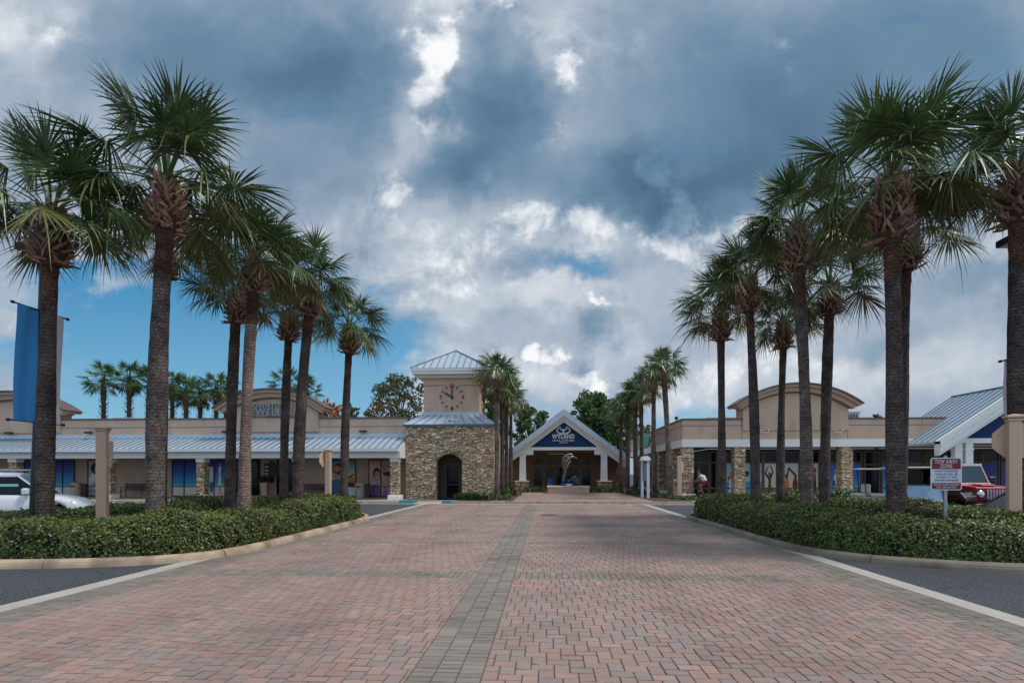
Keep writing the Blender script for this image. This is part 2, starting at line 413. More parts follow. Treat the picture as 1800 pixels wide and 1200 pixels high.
    def prism(s, poly, a, b, mat, axis='y', smooth=False, caps=True):
        """polygon (2D) extruded between a and b along axis; poly in (x,z) for y, (y,z) for x, (x,y) for z"""
        def P(u, v, w):
            return (u, w, v) if axis == 'y' else ((w, u, v) if axis == 'x' else (u, v, w))
        n = len(poly)
        vs = [P(u, v, a) for u, v in poly] + [P(u, v, b) for u, v in poly]
        s.add(vs, [(i, (i+1) % n, n+(i+1) % n, n+i) for i in range(n)], mat, smooth)
        if caps:
            k0 = len(s.v) - 2*n
            s.f.append(tuple(k0+i for i in range(n))[::-1]); s.m.append(s.mi(mat)); s.sm.append(False)
            s.f.append(tuple(k0+n+i for i in range(n))); s.m.append(s.mi(mat)); s.sm.append(False)
        return s
    def quad(s, a, b, c, d, mat): return s.add([a, b, c, d], [(0, 1, 2, 3)], mat)
    def mesh(s, name):
        me = bpy.data.meshes.new(name)
        me.from_pydata(s.v, [], s.f)
        for m in s.mats: me.materials.append(m)
        me.polygons.foreach_set('material_index', s.m)
        me.polygons.foreach_set('use_smooth', s.sm)
        me.update()
        return me
    def build(s, name, parent=None, loc=None, rz=0):
        o = link(name, s.mesh(name), parent, loc)
        if rz: o.rotation_euler = (0, 0, rz)
        return o

def fast_mesh(name, V, F, mat, tone=None, smooth=False, matidx=None):
    """V (n,3) float, F (m,4) int quads"""
    me = bpy.data.meshes.new(name)
    n, m = len(V), len(F)
    k = F.shape[1]
    me.vertices.add(n); me.vertices.foreach_set('co', np.asarray(V, dtype=np.float32).ravel())
    me.loops.add(m*k); me.loops.foreach_set('vertex_index', np.asarray(F, dtype=np.int32).ravel())
    me.polygons.add(m); me.polygons.foreach_set('loop_start', np.arange(0, m*k, k, dtype=np.int32))
    for mt in (mat if isinstance(mat, (list, tuple)) else [mat]): me.materials.append(mt)
    if matidx is not None: me.polygons.foreach_set('material_index', np.asarray(matidx, dtype=np.int32))
    me.polygons.foreach_set('use_smooth', np.full(m, smooth))
    me.update(calc_edges=True)
    if tone is not None:
        at = me.attributes.new('tone', 'FLOAT_COLOR', 'FACE')
        t = np.ones((m, 4), dtype=np.float32); t[:, :3] = tone
        at.data.foreach_set('color', t.ravel())
    return me

def fit(me, w):
    xs = [v.co.x for v in me.vertices]; k = w/(max(xs)-min(xs)); me.transform(Matrix.Diagonal((k, 1, 1, 1))); return me
def text_mesh(s, size, mat, extrude=.01, bold=0.0, align='CENTER', sx=1.0):
    cu = bpy.data.curves.new('text', 'FONT'); cu.body = s; cu.size = size; cu.extrude = extrude; cu.offset = bold
    cu.align_x = align; cu.align_y = 'CENTER'; cu.resolution_u = 3; cu.space_character = 1.12
    o = bpy.data.objects.new('text', cu); COL.objects.link(o)
    bpy.context.view_layer.update()
    dg = bpy.context.evaluated_depsgraph_get()
    me = bpy.data.meshes.new_from_object(o.evaluated_get(dg))
    bpy.data.objects.remove(o)
    me.transform(Matrix.Diagonal((sx, 1, 1, 1)) )
    me.transform(Matrix.Rotation(R(90), 4, 'X'))   # now stands in XZ, faces -Y
    me.materials.clear(); me.materials.append(mat)
    return me

# ------------------------------------------------------------------ ground, roads, paving
def struct(name, o): o.name = name; tag(o, kind='structure'); return o
def asphalt():
    m = M('asphalt', S(60, 64, 72), .85, .3, .35, .8, 120, dirt=(S(130, 132, 136), 30, .7))
    N, L = m.node_tree.nodes, m.node_tree.links; pb = N['Principled BSDF']; src = pb.inputs['Base Color'].links[0].from_socket
    tc = N.new('ShaderNodeTexCoord'); wn = N.new('ShaderNodeTexNoise'); wn.inputs['Scale'].default_value = 1.6; wn.inputs['Detail'].default_value = 5; L.new(tc.outputs['Object'], wn.inputs['Vector'])
    av = N.new('ShaderNodeVectorMath'); av.operation = 'MULTIPLY_ADD'; L.new(wn.outputs['Color'], av.inputs[0]); av.inputs[1].default_value = (.9, .9, 0); L.new(tc.outputs['Object'], av.inputs[2])
    vo = N.new('ShaderNodeTexVoronoi'); vo.feature = 'DISTANCE_TO_EDGE'; vo.voronoi_dimensions = '2D'; vo.inputs['Scale'].default_value = .42; L.new(av.outputs[0], vo.inputs['Vector'])
    cr_ = N.new('ShaderNodeMapRange'); cr_.inputs[1].default_value = .002; cr_.inputs[2].default_value = .008; cr_.inputs[3].default_value = .75; cr_.inputs[4].default_value = 0; L.new(vo.outputs['Distance'], cr_.inputs[0])
    mxc = N.new('ShaderNodeMix'); mxc.data_type = 'RGBA'; L.new(cr_.outputs[0], mxc.inputs[0]); L.new(src, mxc.inputs[6]); mxc.inputs[7].default_value = (.012, .012, .013, 1); L.new(mxc.outputs[2], pb.inputs['Base Color'])
    b = MB(); b.quad((-900, -60, 0), (900, -60, 0), (900, 1500, 0), (-900, 1500, 0), m)
    struct('ground', b.build('ground'))
asphalt()
LX0, LX1 = -6.65, 5.25      # paved lane
def herring(x0, x1, y0, y1, u, holes, rng, z, ang=0):
    """90 degree herringbone of 3u x 2u pavers, clipped to the rectangle; returns (quads list)"""
    out = []
    Lb, Wb = 3*u, 2*u
    n = int(max(x1-x0, y1-y0)/u) + 4
    # lattice vectors (W,W) and (L,-L)
    a_min = -n; 
    for b_ in range(-int(n/3)-2, int(n/3)+3):
        for a_ in range(-n, n):
            ox = x0 + a_*Wb + b_*Lb; oy = y0 + a_*Wb - b_*Lb
            if ox < x0-Lb-Wb or ox > x1+Wb or oy < y0-Lb or oy > y1+Lb: continue
            out.append((ox, ox+Lb, oy, oy+Wb)); out.append((ox+Lb, ox+Lb+Wb, oy+Wb-Lb, oy+Wb))
    g = .0042; res = []
    for (a, b, c, d) in out:
        a, b, c, d = max(a, x0), min(b, x1), max(c, y0), min(d, y1)
        if b-a < .02 or d-c < .02: continue
        skip = False
        for (ha, hb, hc, hd) in holes:
            if a < hb and b > ha and c < hd and d > hc:
                # clip against hole
                if a < ha and b <= hb: b = ha
                elif a >= ha and b > hb: a = hb
                elif c < hc and d <= hd: d = hc
                elif c >= hc and d > hd: c = hd
                else: skip = True; break
                if b-a < .02 or d-c < .02: skip = True; break
        if skip: continue
        res.append((a+g, b-g, c+g, d-g))
    return res
def soldier(x0, x1, y0, y1, lx, ly):
    res = []; g = .0038
    nx = max(1, round((x1-x0)/lx)); ny = max(1, round((y1-y0)/ly)); dx = (x1-x0)/nx; dy = (y1-y0)/ny
    for i in range(nx):
        for j in range(ny): res.append((x0+i*dx+g, x0+(i+1)*dx-g, y0+j*dy+g, y0+(j+1)*dy-g))
    return res
def pave_mesh(name, items, mat, rng, z):
    """items: list of (rect, kind) ; each paver a slightly tilted, chamfered slab"""
    n = len(items); q = np.array([i[0] for i in items]); kd = np.array([i[1] for i in items])
    h = z + .007 + rng.uniform(-.0012, .0012, n)
    tiltx = rng.normal(0, .0012, n); tilty = rng.normal(0, .0012, n)
    ch = .0035
    V = np.zeros((n, 8, 3))
    xs = np.stack([q[:, 0], q[:, 1], q[:, 1], q[:, 0]], 1); ys = np.stack([q[:, 2], q[:, 2], q[:, 3], q[:, 3]], 1)
    sx = np.array([1, -1, -1, 1]); sy = np.array([1, 1, -1, -1])
    V[:, :4, 0] = xs; V[:, :4, 1] = ys; V[:, :4, 2] = z + .001
    V[:, 4:, 0] = xs + sx*ch; V[:, 4:, 1] = ys + sy*ch
    V[:, 4:, 2] = h[:, None] + sx*-tiltx[:, None] + sy*-tilty[:, None]
    F = np.array([[4, 5, 6, 7], [0, 1, 5, 4], [1, 2, 6, 5], [2, 3, 7, 6], [3, 0, 4, 7]])
    FF = (F[None] + 8*np.arange(n)[:, None, None]).reshape(-1, 4)
    cx, cy = (q[:, 0]+q[:, 1])/2, (q[:, 2]+q[:, 3])/2
    # tone per paver: pinkish red or blue grey, drifting in patches
    dr = np.sin(cx*.9+1.3*np.sin(cy*.37))*np.cos(cy*.55+.6*cx) * .5 + .5
    red = rng.random(n) < (.50 + .3*dr)
    warm = np.array(S(170, 135, 124)); mid = np.array(S(159, 137, 129)); grey = np.array(S(146, 136, 132)); sold = np.array(S(138, 130, 121))
    col = np.where(red[:, None], warm, grey)
    k = rng.random(n)[:, None]; col = col*(1-.25-.6*k) + mid*(.25+.6*k)
    sm = kd == 1
    col[sm] = sold*(1-.25*rng.random((sm.sum(), 1))) + mid*.12
    col *= (1 + rng.normal(0, .06, n))[:, None]
    if name == 'paved_lane':      # rubbed-in wheel paths and grime along the edges
        for xc in (-4.75, -3.05, 1.5, 3.15): col *= (1-.10*np.exp(-((cx-xc-.15*np.sin(cy*.21))/.38)**2))[:, None]
        col *= (1-.12*np.exp(-((LX1-cx)/.5)**2)-.12*np.exp(-((cx-LX0)/.5)**2))[:, None]
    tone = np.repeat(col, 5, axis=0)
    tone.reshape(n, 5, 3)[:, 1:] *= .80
    me = fast_mesh(name, V.reshape(-1, 3), FF, mat, tone)
    return me
PAVER = M('paver', (1, 1, 1), .8, .26, 75, .5, 200, attr=True, dirt=(S(80, 68, 64), .6, .34), spots=3.1)
JOINT = M('joint_sand', S(92, 82, 76), .95, .3, 14)
rng = np.random.default_rng(5)
def lane():
    b = MB(); z = .004
    b.quad((LX0, -3, z), (LX1, -3, z), (LX1, 31.42, z), (LX0, 31.42, z), JOINT)
    struct('lane_bed', b.build('lane_bed'))
    items = []
    bands = [(9.15, 9.75), (13.7, 14.1), (18.1, 18.5), (22.6, 23.0), (27, 27.4)]
    BW = .62
    xs = [(LX0+BW, -1.15), (-.54, LX1-BW)]
    y0 = 2.9
    ys = []; yy = y0
    for (a, c) in bands: ys.append((yy, a)); yy = c
    ys.append((yy, 31.4))
    for (xa, xb) in xs:
        for (ya, yb) in ys:
            items += [(r_, 0) for r_ in herring(xa, xb, ya, yb, .0672, [], rng, 0)]
        for (a, c) in bands: items += [(r_, 1) for r_ in soldier(xa, xb, a, c, .1, .2)]
    items += [(r_, 1) for r_ in soldier(-1.15, -.54, y0, 31.4, .203, .105)]
    items += [(r_, 1) for r_ in soldier(LX0, LX0+BW, y0, 31.4, .205, .105)]
    items += [(r_, 1) for r_ in soldier(LX1-BW, LX1, y0, 31.4, .205, .105)]
    me = pave_mesh('paved_lane', items, PAVER, rng, z)
    struct('paved_lane', link('paved_lane', me))
    print('pavers', len(items))
    # concrete edging strips
    for (a, c) in ((-6.985, LX0-.006), (LX1+.006, 5.56)):
        e = MB(); e.box(a, c, -3, 31.4, -.05, .012, CONCL)
        struct('edging_strip', e.build('edging_strip'))
    mh = MB(); mh.lathe([(0.001, .020), (.30, .020), (.31, .017), (.36, .018), (.36, .0)], M('manhole_iron', S(74, 68, 64), .6, .2, 20, .5, 60, metal=.4), 28)
    o = mh.build('manhole_cover', loc=(XP(965, 23.3), 23.3, 0)); tag(o, 'round iron manhole cover set in the brick lane', 'manhole cover')
lane()

def smooth_path(pts, n=6, closed=False):
    """Catmull-Rom through 2D points"""
    P = [np.array(p, float) for p in pts]; out = []
    m = len(P)
    rngi = range(m) if closed else range(m-1)
    for i in rngi:
        p0 = P[(i-1) % m] if closed or i > 0 else P[0]; p1 = P[i]; p2 = P[(i+1) % m]; p3 = P[(i+2) % m] if closed or i+2 < m else P[-1]
        for k in range(n):
            t = k/n
            out.append(.5*((2*p1)+(-p0+p2)*t+(2*p0-5*p1+4*p2-p3)*t*t+(-p0+3*p1-3*p2+p3)*t**3))
    if not closed: out.append(P[-1])
    return np.array(out)
def resample(path, step, closed=False):
    P = np.vstack([path, path[:1]]) if closed else path
    d = np.r_[0, np.cumsum(np.linalg.norm(np.diff(P, axis=0), axis=1))]
    n = max(2, int(d[-1]/step)); t = np.linspace(0, d[-1], n, endpoint=not closed)
    return np.stack([np.interp(t, d, P[:, 0]), np.interp(t, d, P[:, 1])], 1)
def normals(P, closed):
    if closed: T = np.roll(P, -1, 0) - np.roll(P, 1, 0)
    else: T = np.gradient(P, axis=0)
    T = T/np.linalg.norm(T, axis=1)[:, None]
    return np.stack([-T[:, 1], T[:, 0]], 1)      # left of travel
def sweep(P, prof, mat, closed, name, dip=None):
    """profile (offset to the left, z) swept along P"""
    Nn = normals(P, closed); m = len(prof); n = len(P)
    V = np.zeros((n, m, 3))
    for j, (o_, z_) in enumerate(prof):
        V[:, j, :2] = P + Nn*o_; V[:, j, 2] = z_
    if dip is not None: V[dip, 1:, 2] -= .035; V[dip, 1:5, :2] += Nn[dip][:, None, :]*.02
    F = []
    for i in range(n if closed else n-1):
        i2 = (i+1) % n
        for j in range(m-1): F.append((i*m+j, i2*m+j, i2*m+j+1, i*m+j+1))
    return fast_mesh(name, V.reshape(-1, 3), np.array(F), mat, smooth=False)
# island outlines, anticlockwise so that the inside lies to the left
ISL_R = smooth_path([(26, 10.0), (26, 13.7), (14.5, 14.0), (11.9, 14.8), (11.0, 16.5), (10.9, 20.5), (10.3, 23.2), (8.6, 23.9), (6.3, 23.4), (5.3, 22.0), (5.18, 20.4), (5.22, 18.2), (5.22, 16.4), (5.22, 14.6), (5.30, 13.1), (5.55, 12.0), (6.15, 11.15), (7.0, 10.6), (8.2, 10.2), (10, 10.02), (14, 9.95), (20, 9.95)], 6, True)
ISL_L = smooth_path([(-26, 9.5), (-20, 9.45), (-14, 9.45), (-10.6, 9.5), (-8.6, 9.75), (-7.3, 10.25), (-6.62, 11.0), (-6.38, 12.1), (-6.34, 13.5), (-6.34, 15.2), (-6.34, 17), (-6.34, 18.9), (-6.5, 20.5), (-7.3, 22.2), (-9.2, 23.0), (-11, 22.9), (-12.2, 21.5), (-12.6, 18.5), (-12.7, 16), (-13.6, 14.6), (-16, 13.9), (-26, 13.6)], 6, True)
def island(P, tone, side):
    P = resample(P, .22, True)
    prof = [(-.012, -.02), (.0, .055), (.02, .105), (.06, .14), (.11, .152), (.17, .15), (.175, .05)]
    m = M('kerb_concrete_'+side, tone, .92, .16, 2.2, .35, 50, dirt=(S(64, 56, 46), 1.3, .85))
    Q = []; dip = []          # a dummy joint every 3 m
    for i in range(len(P)):
        Q.append(P[i])
        if i % 14 == 7:
            d = P[(i+1) % len(P)]-P[i]; d = d/np.linalg.norm(d)
            for k, t in enumerate((.05, .056, .068, .074)):
                if k in (1, 2): dip.append(len(Q))
                Q.append(P[i]+d*t)
    Pk = np.array(Q)
    o = link('kerb', sweep(Pk, prof, m, True, 'kerb', np.array(dip))); struct('kerb', o)
    Q = P + normals(P, True)*.17
    bm = MB(); bm.add([(x, y, .10) for x, y in Q], [tuple(range(len(Q)))], MULCH)
    struct('planting_bed', bm.build('planting_bed'))
    return P
KR = island(ISL_R, S(128, 118, 106), 'grey')
KL = island(ISL_L, S(182, 160, 136), 'pale')

# pavement in front of the shops, with its kerb
def pavements():
    PV = M('pavement_concrete', S(190, 178, 162), .9, .09, 1.2, .2, 40, dirt=(S(140, 128, 114), 1.2, .4))
    KC = M('street_kerb', S(150, 140, 126), .9, .1, 2, .2, 40, dirt=(S(80, 74, 68), 3, .5))
    G = M('gutter_concrete', S(210, 200, 188), .9, .06, 2)
    g = MB(); g.box(-60, 60, 31.42, 31.62, -.05, .014, G); struct('gutter', g.build('gutter'))
    y0 = 31.62
    def slab(x0, x1, ya, yb, name='pavement'):
        b = MB(); b.box(x0, x1, ya, yb, -.05, .15, PV); return struct(name, b.build(name))
    slab(-60, -8.35, y0+.16, 50); slab(-3.1, -2.3, y0+.16, 33.2); slab(8.2, 60, y0+.16, 60)
    for a, c in ((-60, -8.35), (-5.35, 60)):
        k = MB(); k.prism([(y0, -.03), (y0+.02, .13), (y0+.05, .152), (y0+.155, .153), (y0+.155, -.03)], a, c, KC, 'x'); struct('street_kerb', k.build('street_kerb'))
    # ramp to the tower door
    r = MB(); r.prism([(y0, .0), (y0+1.6, .12), (y0+1.6, -.05), (y0, -.05)], -8.35, -5.35, PV, 'x'); r.box(-8.35, -5.35, y0+1.6, 34.0, -.05, .12, PV); struct('kerb_ramp', r.build('kerb_ramp'))
    T = M('teal_tactile', S(64, 140, 158), .6, .1, 10)
    for px in (716, 791):
        x = XP(px, 32.1)
        t = MB(); t.prism([(x-.42, 31.75), (x+.42, 31.75), (x+.50, 32.5), (x-.34, 32.5)], .0, .175 if px < 750 else .168, T, 'z')
        o = t.build('tactile_pad'); tag(o, 'teal tactile pad on the kerb ramp ' + ('beside the last white column plinth' if px < 750 else 'by the green planting bed'), 'tactile pad', 'teal tactile pads at the kerb')
    # courtyard
    cb = MB(); cb.box(-2.3, 8.2, y0+.155, 48.2, -.05, .150, JOINT); struct('courtyard_bed', cb.build('courtyard_bed'))
    cb = MB(); cb.box(-8.5, -2.3, 39.4, 60, -.05, .150, PV); struct('courtyard_side', cb.build('courtyard_side'))
    cb = MB(); cb.box(-2.3, 8.2, 48.2, 60, -.05, .150, PV); struct('porch_floor', cb.build('porch_floor'))
    items = [(r_, 0) for r_ in herring(-1.9, 5.9, 31.8, 47.2, .11, [], rng, 0)]
    me = pave_mesh('courtyard_paving', items, PAVER, rng, .152)
    struct('courtyard_paving', link('courtyard_paving', me))
pavements()

# ================================================================== buildings
def seams(b, p_low0, p_low1, p_top0, p_top1, n, mat=None):
    """standing seams on a roof plane: straight ribs from the low edge to the top edge"""
    a0, a1, t0, t1 = map(Vector, (p_low0, p_low1, p_top0, p_top1))
    nrm = (a1-a0).cross(t0-a0).normalized()
    if nrm.z < 0: nrm = -nrm
    for i in range(n+1):
        f = i/n; p = a0.lerp(a1, f); q = t0.lerp(t1, f)
        if (q-p).length < .1: continue
        b.obox(p+nrm*.024, q+nrm*.024, .035, .045, mat or SEAM, up=nrm)
def window(parent, x0, x1, z0, z1, Y, frame, muls=(), bars=(), fw=.05, pane=GLASS, art=None, name='window', depth=.08):
    """frame (part), pane (sub-part) and, where the photo shows one, a printed panel (sub-part)"""
    f = MB()
    f.box(x0, x0+fw, Y-depth, Y, z0, z1, frame); f.box(x1-fw, x1, Y-depth, Y, z0, z1, frame)
    f.box(x0+fw, x1-fw, Y-depth, Y, z1-fw, z1, frame); f.box(x0+fw, x1-fw, Y-depth, Y, z0, z0+fw, frame)
    for m in muls: f.box(m-fw*.6, m+fw*.6, Y-depth+.004, Y, z0+fw, z1-fw, frame)
    for h in bars: f.box(x0+fw, x1-fw, Y-depth+.008, Y, h-fw*.45, h+fw*.45, frame)
    fo = f.build(name, parent)
    p = MB(); p.box(x0+fw, x1-fw, Y-.03, Y-.012, z0+fw, z1-fw, pane); p.build('pane', fo)
    if art: art(fo, x0+fw, x1-fw, z0+fw, z1-fw, Y-.034)
    return fo
def flat(name, col, rough=.55, var=.32, scale=7): return M(name, col, rough, var, scale)
def art_mat(name, stops, scale=1.0, x0=0, z0=0, z1=1, noise=.0):
    """printed panel: a vertical run of colours between z0 and z1"""
    if name in MATS: return MATS[name]
    m = bpy.data.materials.new(name); m.use_nodes = True
    N, L = m.node_tree.nodes, m.node_tree.links
    b = N['Principled BSDF']; b.inputs['Roughness'].default_value = .45
    tc = N.new('ShaderNodeTexCoord'); sp = N.new('ShaderNodeSeparateXYZ'); L.new(tc.outputs['Object'], sp.inputs[0])
    mr = N.new('ShaderNodeMapRange'); mr.inputs[1].default_value = z0; mr.inputs[2].default_value = z1; L.new(sp.outputs[2], mr.inputs[0])
    nz = N.new('ShaderNodeTexNoise'); nz.inputs['Scale'].default_value = 2.2; nz.inputs['Detail'].default_value = 5; L.new(tc.outputs['Object'], nz.inputs['Vector'])
    ad = N.new('ShaderNodeMath'); ad.operation = 'MULTIPLY_ADD'; L.new(nz.outputs['Fac'], ad.inputs[0]); ad.inputs[1].default_value = noise; L.new(mr.outputs[0], ad.inputs[2])
    sb = N.new('ShaderNodeMath'); sb.operation = 'SUBTRACT'; L.new(ad.outputs[0], sb.inputs[0]); sb.inputs[1].default_value = noise*.5
    rp = N.new('ShaderNodeValToRGB'); cr = rp.color_ramp
    cr.elements[0].position = stops[0][0]; cr.elements[0].color = (*stops[0][1], 1)
    cr.elements[1].position = stops[-1][0]; cr.elements[1].color = (*stops[-1][1], 1)
    for p, c in stops[1:-1]: e = cr.elements.new(p); e.color = (*c, 1)
    L.new(sb.outputs[0], rp.inputs[0]); L.new(rp.outputs[0], b.inputs['Base Color'])
    MATS[name] = m
    return m
def ell(cx, cz, rx, rz, n=14, rot=0):
    c, s_ = math.cos(rot), math.sin(rot)
    return [(cx+rx*math.cos(2*math.pi*k/n)*c-rz*math.sin(2*math.pi*k/n)*s_, cz+rx*math.cos(2*math.pi*k/n)*s_+rz*math.sin(2*math.pi*k/n)*c) for k in range(n)]
def limb(x0, z0, x1, z1, w0, w1):
    d = math.hypot(x1-x0, z1-z0); nx, nz = -(z1-z0)/d, (x1-x0)/d
    return [(x0+nx*w0, z0+nz*w0), (x1+nx*w1, z1+nz*w1), (x1-nx*w1, z1-nz*w1), (x0-nx*w0, z0-nz*w0)]
SKIN = flat('print_skin', S(206, 140, 112)); HAIR = flat('print_hair', S(48, 30, 26)); PWHITE = flat('print_white', S(222, 226, 232))
DENIM = flat('print_denim', S(70, 104, 142)); ORANGE = flat('print_orange', S(208, 118, 60)); SILH = flat('print_silhouette', S(92, 56, 46))
PURP = flat('print_purple', S(128, 104, 168)); RED = flat('print_red', S(190, 60, 54)); PBLUE = flat('print_blue', S(40, 72, 170)); SAND = flat('print_sand', S(214, 190, 168))
PINK = flat('print_pink', S(212, 150, 138))
def panel(parent, mat, shapes, x0, x1, z0, z1, Y):
    """printed window panel: a backing sheet with the picture's patches on it, each a few tenths of a millimetre proud"""
    b = MB(); b.box(x0, x1, Y-.004, Y, z0, z1, mat)
    W, H = x1-x0, z1-z0
    for i, (m, poly) in enumerate(shapes):
        pts = [(min(max(x0+u*W, x0), x1), min(max(z0+v*H, z0), z1)) for u, v in poly]
        y = Y-.006-.002*i
        b.add([(x, y, z) for x, z in pts], [tuple(range(len(pts)))], m)
    return b.build('printed_panel', parent)
BEACH = [(0, S(224, 206, 196)), (.22, S(226, 210, 204)), (.27, S(120, 190, 210)), (.36, S(30, 150, 190)), (.48, S(40, 130, 200)), (.7, S(24, 80, 170)), (1, S(20, 40, 130))]
def beach(nm, shapes=()):
    def f(parent, x0, x1, z0, z1, Y):
        panel(parent, art_mat('beach_print', BEACH, z0=.2, z1=2.6, noise=.12), list(shapes), x0, x1, z0, z1, Y)
    return f

COLMAT = STONE
def stone_column(parent, x, Y, w, d, z1, cap=.22, plinth=True, ztop=2.62):
    b = MB(); b.box(x, x+w, Y, Y+d, .15, z1, STONE)
    c = b.build('column', parent)
    k = MB(); k.box(x-.03, x+w+.03, Y-.03, Y+d+.03, z1, ztop, WHITE); k.build('capital', c)
    if plinth:
        p = MB(); p.box(x-.14, x+w+.14, Y-.14, Y+d+.14, .15, .44, WHITE2, bev=.04); p.build('plinth', c)
    return c
def arch_front(b, cap, cx, hw, z_side, z_top, zb, Y, d, ow):
    """stucco wall with a segmental top, and its projecting curved cornice"""
    rise = z_top - z_side; Rr = (hw*hw + rise*rise)/(2*rise); cz = z_top - Rr
    n = 28; th = math.asin(min(1, hw/Rr))
    top = [(cx + Rr*math.sin(-th+2*th*k/n), cz + Rr*math.cos(-th+2*th*k/n)) for k in range(n+1)]
    b.prism([(cx-hw, zb), (cx+hw, zb)] + top[::-1], Y, Y+.35, STUCCO, 'y')
    # thickness behind: side walls so that it reads as a barrel
    b.box(cx-hw, cx-hw+.2, Y+.352, Y+d, zb, top[0][1]-.02, STUCCO); b.box(cx+hw-.2, cx+hw, Y+.352, Y+d, zb, top[0][1]-.02, STUCCO)
    thw = math.asin(min(.98, ow/Rr))
    def ringpoly(r0, r1, t=thw):
        a = [(cx+r1*math.sin(-t+2*t*k/n), cz+r1*math.cos(-t+2*t*k/n)) for k in range(n+1)]
        c = [(cx+r0*math.sin(-t+2*t*k/n), cz+r0*math.cos(-t+2*t*k/n)) for k in range(n+1)]
        return a, c
    for (r0, r1, yf, m, t) in ((Rr+.004, Rr+.16, Y-.55, STUCCO2, thw), (Rr+.162, Rr+.24, Y-.68, COPING, thw*1.012), (Rr-.26, Rr+.002, Y-.30, STUCCO2, thw*.97), (Rr-.34, Rr-.262, Y-.12, GROOVE, thw*.93)):
        a, c = ringpoly(r0, r1, t)
        vs = []; fs = []
        for (x, z) in a: vs += [(x, yf, z), (x, Y+d, z)]
        for (x, z) in c: vs += [(x, yf, z), (x, Y+d if r0 > Rr else Y-.002, z)]
        m_ = 2*(n+1)
        for k in range(n):
            fs += [(2*k, 2*k+1, 2*k+3, 2*k+2), (m_+2*k, m_+2*k+2, m_+2*k+3, m_+2*k+1), (2*k, 2*k+2, m_+2*k+2, m_+2*k)]
        fs += [(0, m_, m_+1, 1), (2*n, 2*n+1, m_+2*n+1, m_+2*n)]
        cap.add(vs, fs, m)

